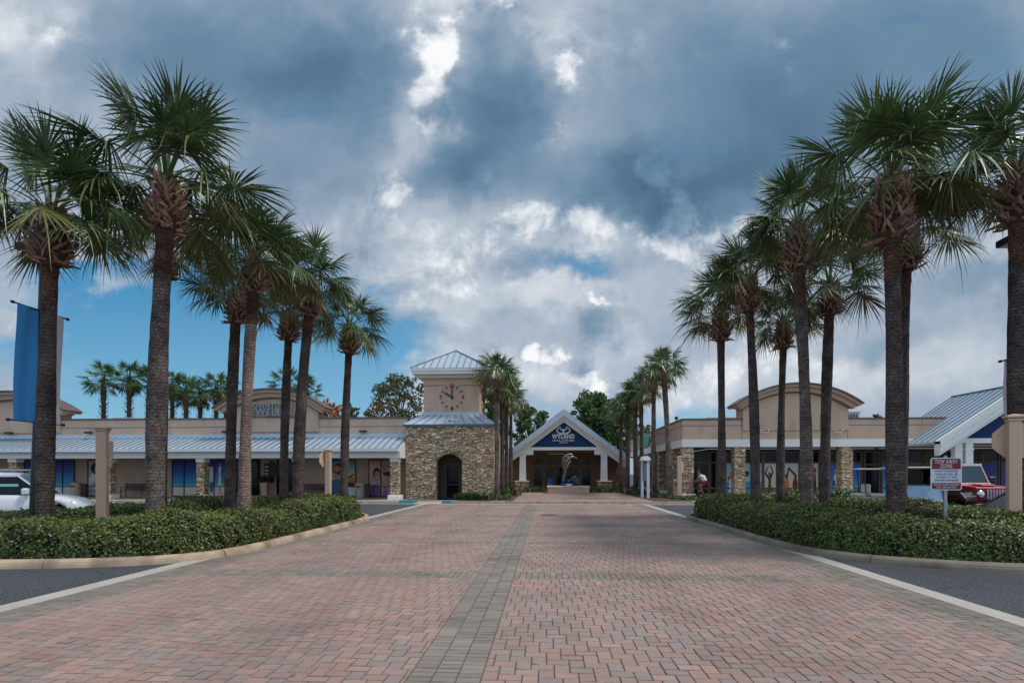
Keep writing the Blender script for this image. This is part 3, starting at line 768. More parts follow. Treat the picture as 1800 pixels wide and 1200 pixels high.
# ---------------- left shops
def left_shops():
    T = thing('shop_building', 'long tan shop row with metal awning roof and arched parapet left of the clock tower', 'building', (-20, 34.6, 0))
    off = (20, -34.6, 0)
    def B(mb, name, parent=T):
        return mb.build(name, parent, off) if parent is T else mb.build(name, parent)
    YP, XR = 34.6, -8.62
    XL = -50
    w = MB()
    w.box(XL, XR, YP, YP+.3, 2.95, 5.10, STUCCO)
    w.box(XL, XR+.002, YP-.012, YP+.1, 4.60, 4.635, GROOVE)
    w.box(XL, XR, 36.8, 37.1, .15, 2.94, STUCCO)            # shopfront wall
    w.box(XR-.3, XR-.001, 36.2, 50, .15, 5.0, STUCCO)
    w.box(XL, XR, 49.8, 50, .15, 5.0, STUCCO)
    W = B(w, 'wall')
    c = MB(); c.box(XL, XR, YP-.06, YP+.36, 5.102, 5.2, COPING); B(c, 'coping')
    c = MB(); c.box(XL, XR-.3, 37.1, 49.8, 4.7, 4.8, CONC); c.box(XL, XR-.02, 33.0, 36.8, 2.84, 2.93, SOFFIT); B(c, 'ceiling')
    # awning roof
    ye, ze, zt = 32.35, 3.17, 3.92
    r = MB()
    r.prism([(ye, ze), (YP-.002, zt), (YP-.002, zt-.1), (ye, ze-.05)], XL, XR, METAL, 'x')
    r.box(XL, XR, YP-.05, YP-.003, zt+.002, zt+.24, METAL)
    seams(r, (XL, ye, ze), (XR-.04, ye, ze), (XL, YP-.05, zt), (XR-.04, YP-.05, zt), 100)
    B(r, 'awning_roof')
    g = MB()
    g.box(XL, XR+.02, ye-.10, ye+.02, ze-.18, ze-.06, WHITE)         # gutter
    g.box(XL, XR+.02, ye+.30, ye+.60, 2.62, 3.05, WHITE)           # beam
    g.box(XL, XR, ye+.02, ye+.32, ze-.16, ze-.12, SOFFIT)
    g.prism([(ye+.3, 2.62), (YP, 2.62), (YP, zt-.12), (ye+.02, ze-.07), (ye+.02, ze-.2), (ye+.3, ze-.2)], XR+.02, XR+.08, WHITE, 'x')
    B(g, 'beam')
    for x in (-32.9, -26.85, -20.97, -15.04, -9.16):
        c_ = stone_column(T, x, 32.9, .47, .5, 2.40); c_.location = off
    # storefront windows, in picture order from the left
    X = lambda px: XP(px, 36.8)
    Z = lambda py: ZP(py, 300, 36.8)
    z0, z1 = .18, 2.62
    def win(px0, px1, muls=(), bars=(.85,), art=None, pane=GLASS, frame=DARKM, zt_=z1, zb=z0):
        f = window(T, X(px0), X(px1), zb, zt_, 36.798, frame, [X(m) for m in muls], bars, art=art, pane=pane)
        f.location = off
        return f
    def girl(parent, x0, x1, a, b_, Y):
        panel(parent, flat('print_pale', S(180, 176, 184)), [(HAIR, ell(.55, .78, .42, .17)), (SKIN, ell(.62, .74, .26, .13)), (PWHITE, [(0, 0), (1, 0), (1, .5), (.8, .62), (.2, .62), (0, .45)]), (SKIN, limb(.9, .2, .3, .35, .08, .05))], x0, x1, a, b_, Y)
    win(28, 60, (44,), art=beach('a')); win(97, 132, (111,), art=beach('a')); win(155, 186, (), (.85, .5), art=girl)
    win(303, 347, (324.5,), art=beach('a'))
    couple = [(PWHITE, [(.55, .28), (.78, .28), (.72, .62), (.76, .84), (.6, .84), (.62, .6)]), (SKIN, ell(.67, .9, .05, .035)), (SKIN, limb(.62, .05, .64, .28, .02, .03)), (SKIN, limb(.72, .05, .7, .28, .02, .03)),
              (PWHITE, [(.06, .4), (.28, .4), (.28, .82), (.06, .82)]), (HAIR, ell(.17, .88, .06, .045)), (DENIM, [(.08, .1), (.26, .1), (.28, .4), (.08, .4)]), (SKIN, limb(.62, .8, .5, .5, .02, .015))]
    win(366, 398, (377,), art=beach('b', couple))
    win(404, 458, (430,), (1.0,)); win(487, 519, (503,), (1.0,))
    guitar = [(HAIR, ell(.3, .76, .26, .16)), (SKIN, ell(.22, .77, .15, .10)), (SKIN, ell(.18, .56, .12, .08)), (DENIM, [(0, 0), (.36, 0), (.40, .38), (.3, .5), (0, .44)]),
              (ORANGE, ell(.82, .42, .2, .13)), (HAIR, limb(.5, .42, .95, .62, .02, .02)), (HAIR, [(.65, .24), (.98, .22), (.98, .36), (.7, .4)]), (PWHITE, [(.6, 0), (1, 0), (1, .24), (.64, .26)])]
    def lady(parent, x0, x1, a, b_, Y): panel(parent, art_mat('meadow_print', [(0, S(120, 160, 170)), (.4, S(196, 190, 130)), (.6, S(200, 196, 150)), (.8, S(140, 186, 200)), (1, S(90, 130, 140))], z0=.2, z1=2.6, noise=.2), guitar, x0, x1, a, b_, Y)
    win(582, 626, (604,), (), art=lady)
    men = [(HAIR, ell(.34, .62, .18, .18)), (SKIN, ell(.36, .56, .15, .15)), (PWHITE, limb(.32, .50, .41, .50, .014, .014)), (PURP, [(.04, 0), (.5, 0), (.5, .26), (.36, .34), (.1, .3)]),
           (ORANGE, ell(.72, .84, .2, .06)), (SKIN, ell(.68, .74, .13, .13)), (HAIR, ell(.72, .62, .1, .05)), (PINK, [(.54, 0), (1, 0), (1, .4), (.84, .56), (.6, .45)]), (HAIR, ell(.88, .62, .11, .08)), (PURP, [(.6, 0), (.86, 0), (.74, .3)])]
    def duo(parent, x0, x1, a, b_, Y): panel(parent, art_mat('warm_print', [(0, S(190, 170, 180)), (.5, S(210, 160, 140)), (.8, S(214, 190, 170)), (1, S(190, 130, 110))], z0=.2, z1=2.6, noise=.4), men, x0, x1, a, b_, Y)
    win(648, 690, (670,), (.85,), art=duo)
    # oval and square notice boards between the two doors
    s_ = MB(); s_.prism(ell(X(479), 1.95, .26, .62, 20), 36.70, 36.79, BLACK, 'y'); s_.box(X(466), X(475), 36.66, 36.72, 1.5, 2.35, BLACK)
    for i in range(3): s_.box(X(467.5), X(473.5), 36.645, 36.658, 1.62+.24*i, 1.74+.24*i, flat('notice_white', S(190, 196, 200)))
    B(s_, 'notice_board')
    for px in (20, 160, 400, 640):
        l = MB(); x = XP(px, YP); l.box(x-.22, x+.22, YP-.30, YP-.13, 4.24, 4.36, DARKM); l.box(x-.05, x+.05, YP-.14, YP-.001, 4.26, 4.34, DARKM); B(l, 'wall_light')
    # the arched parapets
    a = MB(); cp = MB()
    cx = (XP(402, YP)+XP(560.5, YP))/2
    arch_front(a, cp, cx, (XP(560.5, YP)-XP(402, YP))/2, 5.92, 6.70, 4.30, YP-.10, .9, (XP(577, YP)-XP(385, YP))/2*.97)
    B(a, 'arched_parapet'); B(cp, 'cornice')
    a = MB(); cp = MB(); cx2 = XP(108, YP)-3.02
    arch_front(a, cp, cx2, 3.02, 5.92, 6.70, 4.30, YP-.10, .9, 3.62)
    B(a, 'arched_parapet'); B(cp, 'cornice')
    # sign letters
    LM = M('sign_letter_blue', S(134, 146, 152), .4, .05, 3)
    sg = MB(); sg.box(cx-1.7, cx+1.5, YP-.20, YP-.14, 5.20, 5.235, DARKM); rw = B(sg, 'sign_rail')
    cxs = XP(478, YP)
    for s, size, z, wd in (('DOWNTOWN', .40, 5.90, 2.85), ('JEWELERS', .56, 5.50, 2.95)):
        me = fit(text_mesh(s, size, LM, .04, .014), wd)
        o = link('sign_lettering', me, T, (cxs+20, YP-.22-34.6, z))
    # roof boxes
left_shops()
def rooftop_unit(px, Y, z0, w, h, label, col=(170, 178, 182)):
    m = M('unit_grey_%d' % col[0], S(*col), .5, .08, 3)
    b = MB(); x = XP(px, Y); b.box(x-w/2, x+w/2, Y, Y+1.4, z0, z0+h, m, bev=.03); b.box(x-w/2-.05, x+w/2+.05, Y-.05, Y+1.45, z0+h+.002, z0+h+.07, m)
    for i in range(4): b.box(x-w/2+.1+i*(w-.2)/4, x-w/2+.02+(i+1)*(w-.2)/4, Y-.02, Y-.001, z0+.12, z0+h-.12, DARKM)
    tag(b.build('rooftop_unit'), label, 'air conditioner')
rooftop_unit(217, 43, 4.8, 1.6, 1.25, 'low grey rooftop unit behind the parapet below the two free standing fan palms')

# ---------------- clock tower
def tower():
    T = thing('clock_tower', 'square clock tower with stacked stone base, arched doorway and pyramid metal roof', 'clock tower', (-5.85, 34, 0))
    ox, oy = 5.85, -34
    def B(mb, name, parent=T):
        o = mb.build(name, parent)
        if parent is T: o.location = (ox, oy, 0)
        return o
    X0, X1, Y0, Y1 = -8.52, -3.17, 34.0, 39.3
    zt = 4.62
    w = MB()
    # front wall with the arched opening
    dx0, dx1 = XP(767, 34), XP(812, 34); dc = (dx0+dx1)/2; hw = (dx1-dx0)/2; zs = 2.45; zc = 2.88
    rise = zc-zs; Rr = (hw*hw+rise*rise)/(2*rise); cz = zc-Rr; th = math.asin(hw/Rr); n = 12
    arc = [(dc+Rr*math.sin(-th+2*th*k/n), cz+Rr*math.cos(-th+2*th*k/n)) for k in range(n+1)]
    w.box(X0, dx0, Y0, Y0+.45, .05, zt, STONE); w.box(dx1, X1, Y0, Y0+.45, .05, zt, STONE)
    up = [(dx0, zt)] + [(dx0, arc[0][1])] + arc[1:-1] + [(dx1, arc[-1][1])] + [(dx1, zt)]
    for k in range(n):
        (xa, za), (xb, zb) = arc[k], arc[k+1]
        w.add([(xa, Y0, za), (xb, Y0, zb), (xb, Y0, zt), (xa, Y0, zt), (xa, Y0+.45, za), (xb, Y0+.45, zb)], [(0, 1, 2, 3), (0, 4, 5, 1)], STONE)
    w.box(X0, X0+.4, Y0+.451, Y1, .05, zt, STONE); w.box(X1-.4, X1, Y0+.451, Y1, .05, zt, STONE); w.box(X0+.4, X1-.4, Y1-.4, Y1, .05, zt, STONE)
    B(w, 'stone_base')
    v = MB(); rs = random.Random(4)
    for k in range(15):
        t = -th*1.08+2.16*th*(k+.5)/15; a = (dc+(Rr+.01)*math.sin(t), cz+(Rr+.01)*math.cos(t)); c = (dc+(Rr+.26+.05*rs.random())*math.sin(t), cz+(Rr+.26)*math.cos(t))
        v.obox((a[0], Y0-.02, a[1]), (c[0], Y0-.02, c[1]), .09, .07, STONE, up=(0, 1, 0))
    B(v, 'arch_stones')
    # inside the doorway: walls and a glazed door
    d = MB(); d.box(dx0-.6, dx1+.6, Y0+2.0, Y0+2.1, .12, 3.2, BROWNF); d.box(dx0-.6, dx1+.6, Y0+.46, Y0+2.0, 3.0, 3.1, SOFFIT)
    B(d, 'vestibule')
    dr = window(T, dc-.55, dc+.35, .12, 2.3, Y0+1.99, M('door_frame_grey', S(96, 104, 108), .4, .05, 3), (), (1.0,), name='door'); dr.location = (ox, oy, 0)
    # shaft
    sx0, sx1, sy0 = XP(745.5, 34.95), XP(842.7, 34.95), 34.95; sy1 = sy0+(sx1-sx0)
    s = MB(); s.box(sx0, sx1, sy0, sy1, 4.0, 7.62, STUCCO); s.box(sx0-.03, sx1+.03, sy0-.03, sy1+.03, 7.17, 7.60, STUCCO)
    s.box(sx0-.004, sx1+.004, sy0-.004, sy1+.004, 7.13, 7.168, GROOVE)
    B(s, 'shaft')
    # skirt roof
    e = .14; k = MB(); zl, zh = zt+.05, 5.34
    A = [(X0-e, Y0-e, zl), (X1+e, Y0-e, zl), (X1+e, Y1+e, zl), (X0-e, Y1+e, zl)]; Bq = [(sx0-.02, sy0-.02, zh), (sx1+.02, sy0-.02, zh), (sx1+.02, sy1+.02, zh), (sx0-.02, sy1+.02, zh)]
    for i in range(4):
        j = (i+1) % 4; k.quad(A[i], A[j], Bq[j], Bq[i], METAL)
        n_ = 9
        for q in range(1, n_):
            f = q/n_; lo = Vector(A[i]).lerp(Vector(A[j]), f)
            # ribs run square to the eave and stop at the hip
            run = Vector(Bq[i]).lerp(Vector(Bq[j]), max(0, min(1, f)))
            hi = run.copy()
            k.obox(lo+Vector((0, 0, .02)), hi+Vector((0, 0, .02)), .03, .04, SEAM)
        k.obox(Vector(A[i])+Vector((0, 0, .02)), Vector(Bq[i])+Vector((0, 0, .02)), .09, .05, METAL)
    k.v = k.v; k.box(X0-e, X1+e, Y0-e, Y1+e, zl-.12, zl-.002, M('drip_edge', S(86, 98, 112), .4, .05, 3, metal=.3))
    k.box(sx0-.05, sx1+.05, sy0-.05, sy1+.05, zh-.05, zh+.16, METAL)
    B(k, 'skirt_roof')
    l = MB(); lx = XP(791, 34.3); l.box(lx-.55, lx+.55, 34.22, 34.26, 4.93, 4.99, WHITE); l.box(lx-.5, lx+.5, 34.27, 34.33, 4.86, 4.92, DARKM); l.box(lx-.06, lx+.06, 34.15, 34.4, 4.72, 4.94, DARKM)
    B(l, 'flood_light')
    # eaves and pyramid roof
    o_ = .62; zf0, zf1 = 7.78, 8.12
    f = MB(); f.box(sx0-o_, sx1+o_, sy0-o_, sy1+o_, zf0, zf0+.17, WHITE); f.box(sx0-o_-.06, sx1+o_+.06, sy0-o_-.06, sy1+o_+.06, zf0+.172, zf1, WHITE)
    f.prism([(sx0-o_+.1, zf0-.002), (sx1+o_-.1, zf0-.002), (sx1+.05, 7.62), (sx0-.05, 7.62)], sy0-.3, sy1+.3, CREAM, 'y')
    f.box(sx0-.32, sx1+.32, sy0-.32, sy1+.32, 7.60, 7.775, CREAM)
    B(f, 'eaves')
    r = MB(); q = o_+.08; E = [(sx0-q, sy0-q, zf1+.002), (sx1+q, sy0-q, zf1+.002), (sx1+q, sy1+q, zf1+.002), (sx0-q, sy1+q, zf1+.002)]; ap = Vector(((sx0+sx1)/2, (sy0+sy1)/2, 9.66))
    for i in range(4):
        j = (i+1) % 4; r.add([E[i], E[j], ap], [(0, 1, 2)], METAL)
        a, c = Vector(E[i]), Vector(E[j]); mid = (a+c)/2; n_ = 12
        for m_ in range(1, n_):
            fr = m_/n_; lo = a.lerp(c, fr); t = 1-abs(2*fr-1); hi = lo+(ap-mid)*t
            r.obox(lo+Vector((0, 0, .03)), hi+Vector((0, 0, .03)), .03, .045, SEAM)
        r.obox(a+Vector((0, 0, .03)), ap+Vector((0, 0, .03)), .10, .05, SEAM)
    r.box(sx0-q, sx1+q, sy0-q, sy1+q, zf1-.0, zf1+.001, METAL)
    B(r, 'pyramid_roof')
    # clocks
    def clock(cx, cz, parentrot, loc):
        D = M('clock_black', S(26, 24, 26), .4, .05, 3); Rd = M('clock_numeral_red', S(140, 62, 62), .5, .05, 3)
        b = MB(); rr = .69
        for h in range(12):
            if h % 3 == 0: continue
            a = 2*math.pi*h/12; s1, c1 = math.sin(a), math.cos(a)
            b.obox((rr*.86*s1, -.02, rr*.86*c1), (rr*1.08*s1, -.02, rr*1.08*c1), .07, .03, D, up=(0, 1, 0))
        b.prism([(rr*1.2*math.cos(2*math.pi*q/40), rr*1.2*math.sin(2*math.pi*q/40)) for q in range(40)], -.008, -.001, STUCCO2, 'y')
        o = b.build('clock_face', T)
        o.location = loc; o.rotation_euler = (0, 0, parentrot)
        h = MB()
        h.obox((.12*.866, -.045, -.12*.5), (-.52*.866, -.045, .52*.5), .10, .02, D, up=(0, 1, 0))
        h.obox((0, -.07, -.16), (0, -.07, .68), .07, .02, D, up=(0, 1, 0)); h.prism(ell(0, 0, .05, .05), -.09, -.002, D, 'y')
        h.build('clock_hands', o)
        for t_, x_, z_, mt in (('12', 0, rr, Rd), ('3', rr, 0, Rd), ('6', 0, -rr, D), ('9', -rr, 0, Rd)):
            me = text_mesh(t_, .30, mt, .012, .02); nn = link('numeral', me, o, (x_, -.02, z_))
    clock(0, 0, 0, (XP(794.5, sy0)+ox, sy0-.004+oy, 6.43))
    clock(0, 0, R(90), (sx1+.004+ox, (sy0+sy1)/2+oy, 6.43))
tower()

# ---------------- gallery with the blue gable at the end of the courtyard
def gallery():
    cx = 1.43; Y = 48.0
    T = thing('gallery_building', 'gallery with blue gable and white tapered posts at the end of the brick courtyard', 'building', (cx, Y, 0))
    def B(mb, name, parent=T):
        o = mb.build(name, parent)
        if parent is T: o.location = (-cx, -Y, 0)
        return o
    hw, zr, ze = 5.26, 6.98, 3.0; sl = (zr-ze)/hw
    def zrf(d): return zr - sl*abs(d)
    # roof slabs
    r = MB(); yb = 60
    for s in (-1, 1):
        vs = [(cx, Y-.6, zr), (cx+s*hw, Y-.6, ze), (cx+s*hw, yb, ze), (cx, yb, zr), (cx, Y-.6, zr-.16), (cx+s*hw, Y-.6, ze-.16), (cx+s*hw, yb, ze-.16), (cx, yb, zr-.16)]
        r.add(vs, [(0, 1, 2, 3), (4, 7, 6, 5), (0, 4, 5, 1), (1, 5, 6, 2)], METAL)
        for i in range(14):
            y = Y-.58+i*.85; r.obox((cx+s*.05, y, zr-.02+.04), (cx+s*(hw-.02), y, ze+.06), .04, .05, SEAM)
    r.obox((cx, Y-.65, zr+.02), (cx, yb, zr+.02), .18, .05, METAL)
    B(r, 'roof')
    f = MB()
    for s in (-1, 1):
        for (o0, o1, yf, m) in ((.0, .42, Y-.68, METAL), (.422, .62, Y-.56, CREAM), (.622, .80, Y-.40, WHITE)):
            c0 = o0*1.25; c1 = o1*1.25
            f.add([(cx, yf, zr+.03-c0), (cx+s*(hw+.05), yf, ze+.03-c0), (cx+s*(hw+.05), yf, ze+.03-c1), (cx, yf, zr+.03-c1),
                   (cx, Y-.05, zr+.03-c0), (cx+s*(hw+.05), Y-.05, ze+.03-c0), (cx+s*(hw+.05), Y-.05, ze+.03-c1), (cx, Y-.05, zr+.03-c1)],
                  [(0, 1, 2, 3), (0, 4, 5, 1), (3, 2, 6, 7), (1, 5, 6, 2)], m)
    B(f, 'rake_boards')
    g = MB(); zb = 3.92; zt2 = zr-.8
    hb = (zt2-zb)/sl+.25
    g.add([(cx-hb, Y-.1, zb), (cx+hb, Y-.1, zb), (cx, Y-.1, zt2+.2), (cx-hb, Y+.1, zb), (cx+hb, Y+.1, zb), (cx, Y+.1, zt2+.2)], [(0, 1, 2), (5, 4, 3)], BLUEG)
    G_ = B(g, 'gable_panel')
    b = MB(); b.box(cx-4.1, cx+4.1, Y-.30, Y+.15, 3.66, 3.915, WHITE)
    for s in (-1, 1): b.box(min(cx+s*2.55, cx+s*4.9), max(cx+s*2.55, cx+s*4.9), Y-.28, Y+.12, 3.28, 3.655, WHITE)
    for s in (-1, 1): b.box(min(cx+s*3.9, cx+s*4.9), max(cx+s*3.9, cx+s*4.9), Y+.125, 52, 3.28, 3.5, WHITE)
    B(b, 'beam')
    # posts on stone piers
    for px0, px1, q0, q1 in ((914, 924, 905, 930.6), (1056, 1067, 1049, 1074.6)):
        xa, xb, qa, qb = XP(px0, Y), XP(px1, Y), XP(q0, Y), XP(q1, Y); xm = (xa+xb)/2
        c = MB(); c.add([(xm-.29, Y-.29, 1.12), (xm+.29, Y-.29, 1.12), (xm+.29, Y+.29, 1.12), (xm-.29, Y+.29, 1.12), (xm-.24, Y-.24, 3.27), (xm+.24, Y-.24, 3.27), (xm+.24, Y+.24, 3.27), (xm-.24, Y+.24, 3.27)],
                          [(0,3,2,1),(4,5,6,7),(0,1,5,4),(1,2,6,5),(2,3,7,6),(3,0,4,7)], WHITE)
        c.box(xm-.3, xm+.3, Y-.3, Y+.3, 3.12, 3.2, WHITE2)
        cc = B(c, 'post')
        p = MB(); p.box(qa+.06, qb-.06, Y-.55, Y+.5, .15, 1.02, STONE); pp = p.build('stone_pier', cc)
        p = MB(); p.box(qa, qb, Y-.62, Y+.56, 1.022, 1.11, CREAM, bev=.02); p.build('pier_cap', cc)
    # back wall with windows and pediment shapes
    YB = 51.6; w = MB(); WB = M('porch_wall_brown', S(118, 94, 78), .9, .08, 2)
    w.box(cx-5.0, cx+5.0, YB, YB+.3, .15, 3.9, WB); w.box(cx-4.95, cx+4.95, Y+.13, YB, 3.52, 3.6, SOFFIT)
    w.box(-8.5, 8.4, 59.7, 60, .15, 3.6, WB); w.box(cx-5.0, cx-4.7, YB+.3, 59.7, .15, 3.0, WB); w.box(cx+4.7, cx+5.0, YB+.3, 59.7, .15, 3.0, WB)
    B(w, 'wall')
    X = lambda px: XP(px, YB)
    for (a, c) in ((937.5, 954), (958, 975), (976, 990.5), (992, 1017), (1021.5, 1039)):
        o = window(T, X(a), X(c), .45, 2.28, YB-.002, BROWNF, (), (.62,), fw=.07); o.location = (-cx, -Y, 0)
    for (a, c) in ((937, 956), (958, 976), (982, 1001), (1001, 1018), (1021, 1040)):
        t = MB(); xm = (X(a)+X(c))/2; t.prism([(X(a), 2.52), (X(c), 2.52), (X(c), 2.62), (xm+.12, 3.08), (xm-.12, 3.08), (X(a), 2.62)], YB-.03, YB-.004, DARKM, 'y')
        o = B(t, 'pediment_window')
    l = MB()
    for px in (971, 984): l.box(X(px)-.35, X(px)+.35, 49.6, 49.75, 3.38, 3.45, WHITE)
    B(l, 'ceiling_light')
    # posters standing inside
    p = MB(); p.box(X(962), X(972), YB-.12, YB-.10, .55, 1.35, art_mat('sea_poster', [(0, S(190, 200, 210)), (.4, S(60, 110, 200)), (1, S(40, 90, 190))], z0=.5, z1=1.35, noise=.3)); B(p, 'window_poster')
    # emblem and name on the gable
    LG = M('gallery_letters', S(206, 206, 204), .5, .04, 3)
    e = MB(); zc = 5.33; xe = XP(990.3, Y)
    n = 40
    for k in range(n):      # open ring, thicker at the bottom
        t0, t1 = math.pi*(.62+1.76*k/n), math.pi*(.62+1.76*(k+1)/n)
        def w_(t): return .035+.03*(1-math.sin(t))/2
        q = [((.54-w_(t)*s_)*math.cos(t), (.30-w_(t)*s_)*math.sin(t)) for t in (t0, t1) for s_ in (-1, 1)]
        e.prism([q[0], q[1], q[3], q[2]], -.04, 0, LG, 'y')
    tail = [(0, -.26), (.10, -.24), (.05, -.1), (.12, -.02), (.26, .06), (.34, .17), (.33, .24), (.20, .17), (.08, .13), (0, .08), (-.08, .13), (-.20, .17), (-.33, .24), (-.34, .17), (-.26, .06), (-.12, -.02), (-.05, -.1), (-.10, -.24)]
    tail = [(a*.92, c*.78) for a, c in tail]
    e.prism(tail, -.05, -.001, LG, 'y')
    eo = e.build('whale_tail_emblem', G_); eo.location = (xe, Y-.104, zc)
    for s, size, z, bo, wd in (('WYLAND', .52, 4.80, .022, 1.90), ('GALLERIES', .20, 4.47, .004, 1.80), ('DESTIN', .15, 4.29, .003, .66)):
        me = fit(text_mesh(s, size, LG, .02, bo), wd); o = link('sign_lettering', me, G_, (xe, Y-.125, z))
gallery()

# ---------------- right shops
XC = 8.58
def right_shops():
    Y = 36.6
    T = thing('shop_building', 'tan corner shop building with stone columns, white fascia and one large arch', 'building', (20, Y, 0))
    def B(mb, name, parent=T):
        o = mb.build(name, parent)
        if parent is T: o.location = (-20, -Y, 0)
        return o
    XE = 46
    w = MB()
    zf0, zf1, zt = 3.38, 3.86, 5.08
    w.box(XC, XE, Y, Y+.3, zf1, zt, STUCCO); w.box(XC, XC+.3, Y+.3, 59, zf1, zt, STUCCO)
    w.box(XC-.008, XE, Y-.01, Y+.1, 4.70, 4.735, GROOVE); w.box(XC-.01, XC+.1, Y+.1, 59, 4.70, 4.735, GROOVE)
    for px in (1292+11.5, 1490): w.box(XP(px, Y)-.012, XP(px, Y)+.012, Y-.012, Y+.08, zf0, zt-.02, GROOVE)
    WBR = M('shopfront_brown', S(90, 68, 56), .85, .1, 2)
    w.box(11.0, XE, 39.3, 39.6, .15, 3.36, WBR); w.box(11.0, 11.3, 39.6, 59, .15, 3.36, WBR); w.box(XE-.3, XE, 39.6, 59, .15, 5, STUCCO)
    B(w, 'wall')
    c = MB(); c.box(XC-.06, XE, Y-.06, Y+.36, zt+.002, 5.18, COPING); c.box(XC-.06, XC+.36, Y+.36, 59, zt+.002, 5.18, COPING); B(c, 'coping')
    c = MB(); c.box(XC-.03, XE, Y-.03, Y+.33, zf0, zf1-.002, WHITE); c.box(XC-.03, XC+.33, Y+.33, 59, zf0, zf1-.002, WHITE); B(c, 'fascia')
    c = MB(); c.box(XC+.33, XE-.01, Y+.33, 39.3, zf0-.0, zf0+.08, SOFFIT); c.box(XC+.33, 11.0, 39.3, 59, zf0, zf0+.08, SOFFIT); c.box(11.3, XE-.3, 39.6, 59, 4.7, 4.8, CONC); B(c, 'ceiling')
    for x, y in ((8.62, Y+.05), (11.82, Y+.05), (18.36, Y+.05), (8.62, 39.9), (8.62, 44.4), (8.62, 48.8), (8.62, 53.2)):
        c_ = MB(); c_.box(x, x+.68, y, y+.68, .15, zf0-.002, STONE); co = c_.build('column', T); co.location = (-20, -Y, 0)
        p = MB(); p.box(x-.10, x+.78, y-.12, y+.80, .15, .42, WHITE2, bev=.03); p.build('plinth', co)
    YS = 39.3; X = lambda px: XP(px, YS)
    SUNSET = art_mat('sunset_print', [(0, S(214, 150, 126)), (.3, S(222, 200, 160)), (.6, S(216, 212, 196)), (1, S(190, 200, 204))], z0=.2, z1=2.5, noise=.1)
    SKYP = art_mat('sky_print', [(0, S(70, 160, 200)), (.4, S(60, 150, 200)), (.45, S(170, 205, 222)), (1, S(140, 180, 210))], z0=.2, z1=2.5, noise=.05)
    DEEP = art_mat('deep_blue_print', [(0, S(90, 200, 210)), (.5, S(40, 120, 200)), (1, S(30, 80, 190))], z0=.3, z1=2.5, noise=.15)
    NAVY = art_mat('navy_print', [(0, S(40, 60, 160)), (1, S(30, 50, 140))], z0=.3, z1=2.5, noise=.15)
    def pn(mat, shapes): return lambda parent, x0, x1, a, b_, Y_: panel(parent, mat, shapes, x0, x1, a, b_, Y_)
    def dancer(u, lean=0): return [(PWHITE, [(0, .02), (1, .02), (1, .13), (0, .13)]), (SKIN, ell(u+.02, .62, .10, .08)), (SILH, ell(u, .66, .12, .07)), (SILH, [(u-.20, .12), (u+.20, .12), (u+.10, .38), (u+.15, .56), (u-.15, .56), (u-.10, .38)]), (SILH, limb(u-.05, .52, u-.40, .70, .06, .05)), (SILH, limb(u-.40, .66, u-.1, .92, .05, .035)), (SILH, limb(u+.05, .52, u+.30, .74, .06, .045)), (SILH, limb(u+.30, .70, u+.05, .94, .045, .035)), (SILH, limb(u, 0, u, .2, .09, .10)), (SILH, [(0, .16), (1, .16), (1, .19), (0, .19)])]
    fam = [(SKIN, ell(.2, .66, .09, .09)), (HAIR, ell(.46, .6, .09, .09)), (SKIN, ell(.5, .72, .09, .08)), (RED, ell(.14, .52, .1, .08)), (SKIN, ell(.66, .62, .1, .09)), (HAIR, ell(.85, .68, .1, .09)), (PWHITE, [(.1, .08), (.75, .08), (.8, .5), (.4, .56), (.12, .5)])]
    yoga = [(PINK, [(0, .02), (1, .02), (1, .12), (0, .12)]), (ORANGE, ell(.4, .28, .13, .26)), (SKIN, ell(.40, .58, .08, .06)), (SILH, ell(.38, .61, .09, .05)), (SILH, ell(.84, .34, .14, .2)), (SKIN, ell(.82, .58, .08, .06)), (SILH, limb(.38, .5, .5, .88, .05, .04)), (SILH, limb(.5, .85, .9, .6, .04, .05)), (SILH, limb(.9, .62, .72, .35, .05, .04)), (RED, [(0, .1), (1, .1), (1, .14), (0, .14)]), (RED, limb(.0, .2, .3, .12, .05, .04)), (SILH, ell(.04, .52, .06, .16))]
    child = [(SKIN, ell(.5, .74, .12, .09)), (PWHITE, [(.3, .3), (.7, .3), (.66, .66), (.36, .66)]), (SKIN, limb(.66, .62, .76, .8, .05, .04)), (PBLUE, ell(.36, .28, .16, .12)), (HAIR, ell(.36, .42, .09, .06)), (SAND, [(.35, 0), (.65, 0), (.68, .3), (.3, .3)])]
    lady = [(RED, ell(.5, .78, .3, .10)), (HAIR, [(.35, .1), (.8, .1), (.7, .68), (.4, .68)]), (ORANGE, ell(.4, .55, .16, .12))]
    def win(a, c, muls=(), bars=(.72, 2.44), art=None, name='window', zt_=3.2, frame=BROWNF, pane=GLASS):
        o = window(T, X(a), X(c), .17, zt_, YS-.002, frame, [X(m) for m in muls], bars, fw=.09, art=None, pane=pane, name=name); o.location = (-20, -Y, 0)
        if art: art(o, X(a)+.09, X(c)-.09, .26, 2.38, YS-.036)
        return o
    win(1212, 1246, (1229,)); win(1247, 1272, (1259,))
    win(1274, 1321, (), art=pn(SKYP, fam)); win(1322, 1341, art=pn(SKYP, [(SILH, limb(.1, .4, .9, .75, .03, .02))]))
    win(1341, 1366, art=pn(SUNSET, dancer(.45))); win(1367, 1405, art=pn(SUNSET, yoga))
    win(1406, 1440, art=pn(SUNSET, [(m, [(.5+u*.5, v) for u, v in p]) for m, p in lady])); win(1441, 1480, art=pn(DEEP, [(m, [(.45+u*.55, v) for u, v in p]) for m, p in child]))
    win(1481, 1514, art=pn(DEEP, [])); win(1518, 1546, (), (2.3,), name='door')
    win(1548, 1584, art=pn(DEEP, [(RED, ell(.6, .3, .2, .04)), (RED, ell(.55, .4, .15, .03))])); win(1585, 1622, art=pn(DEEP, [])); win(1624, 1660)
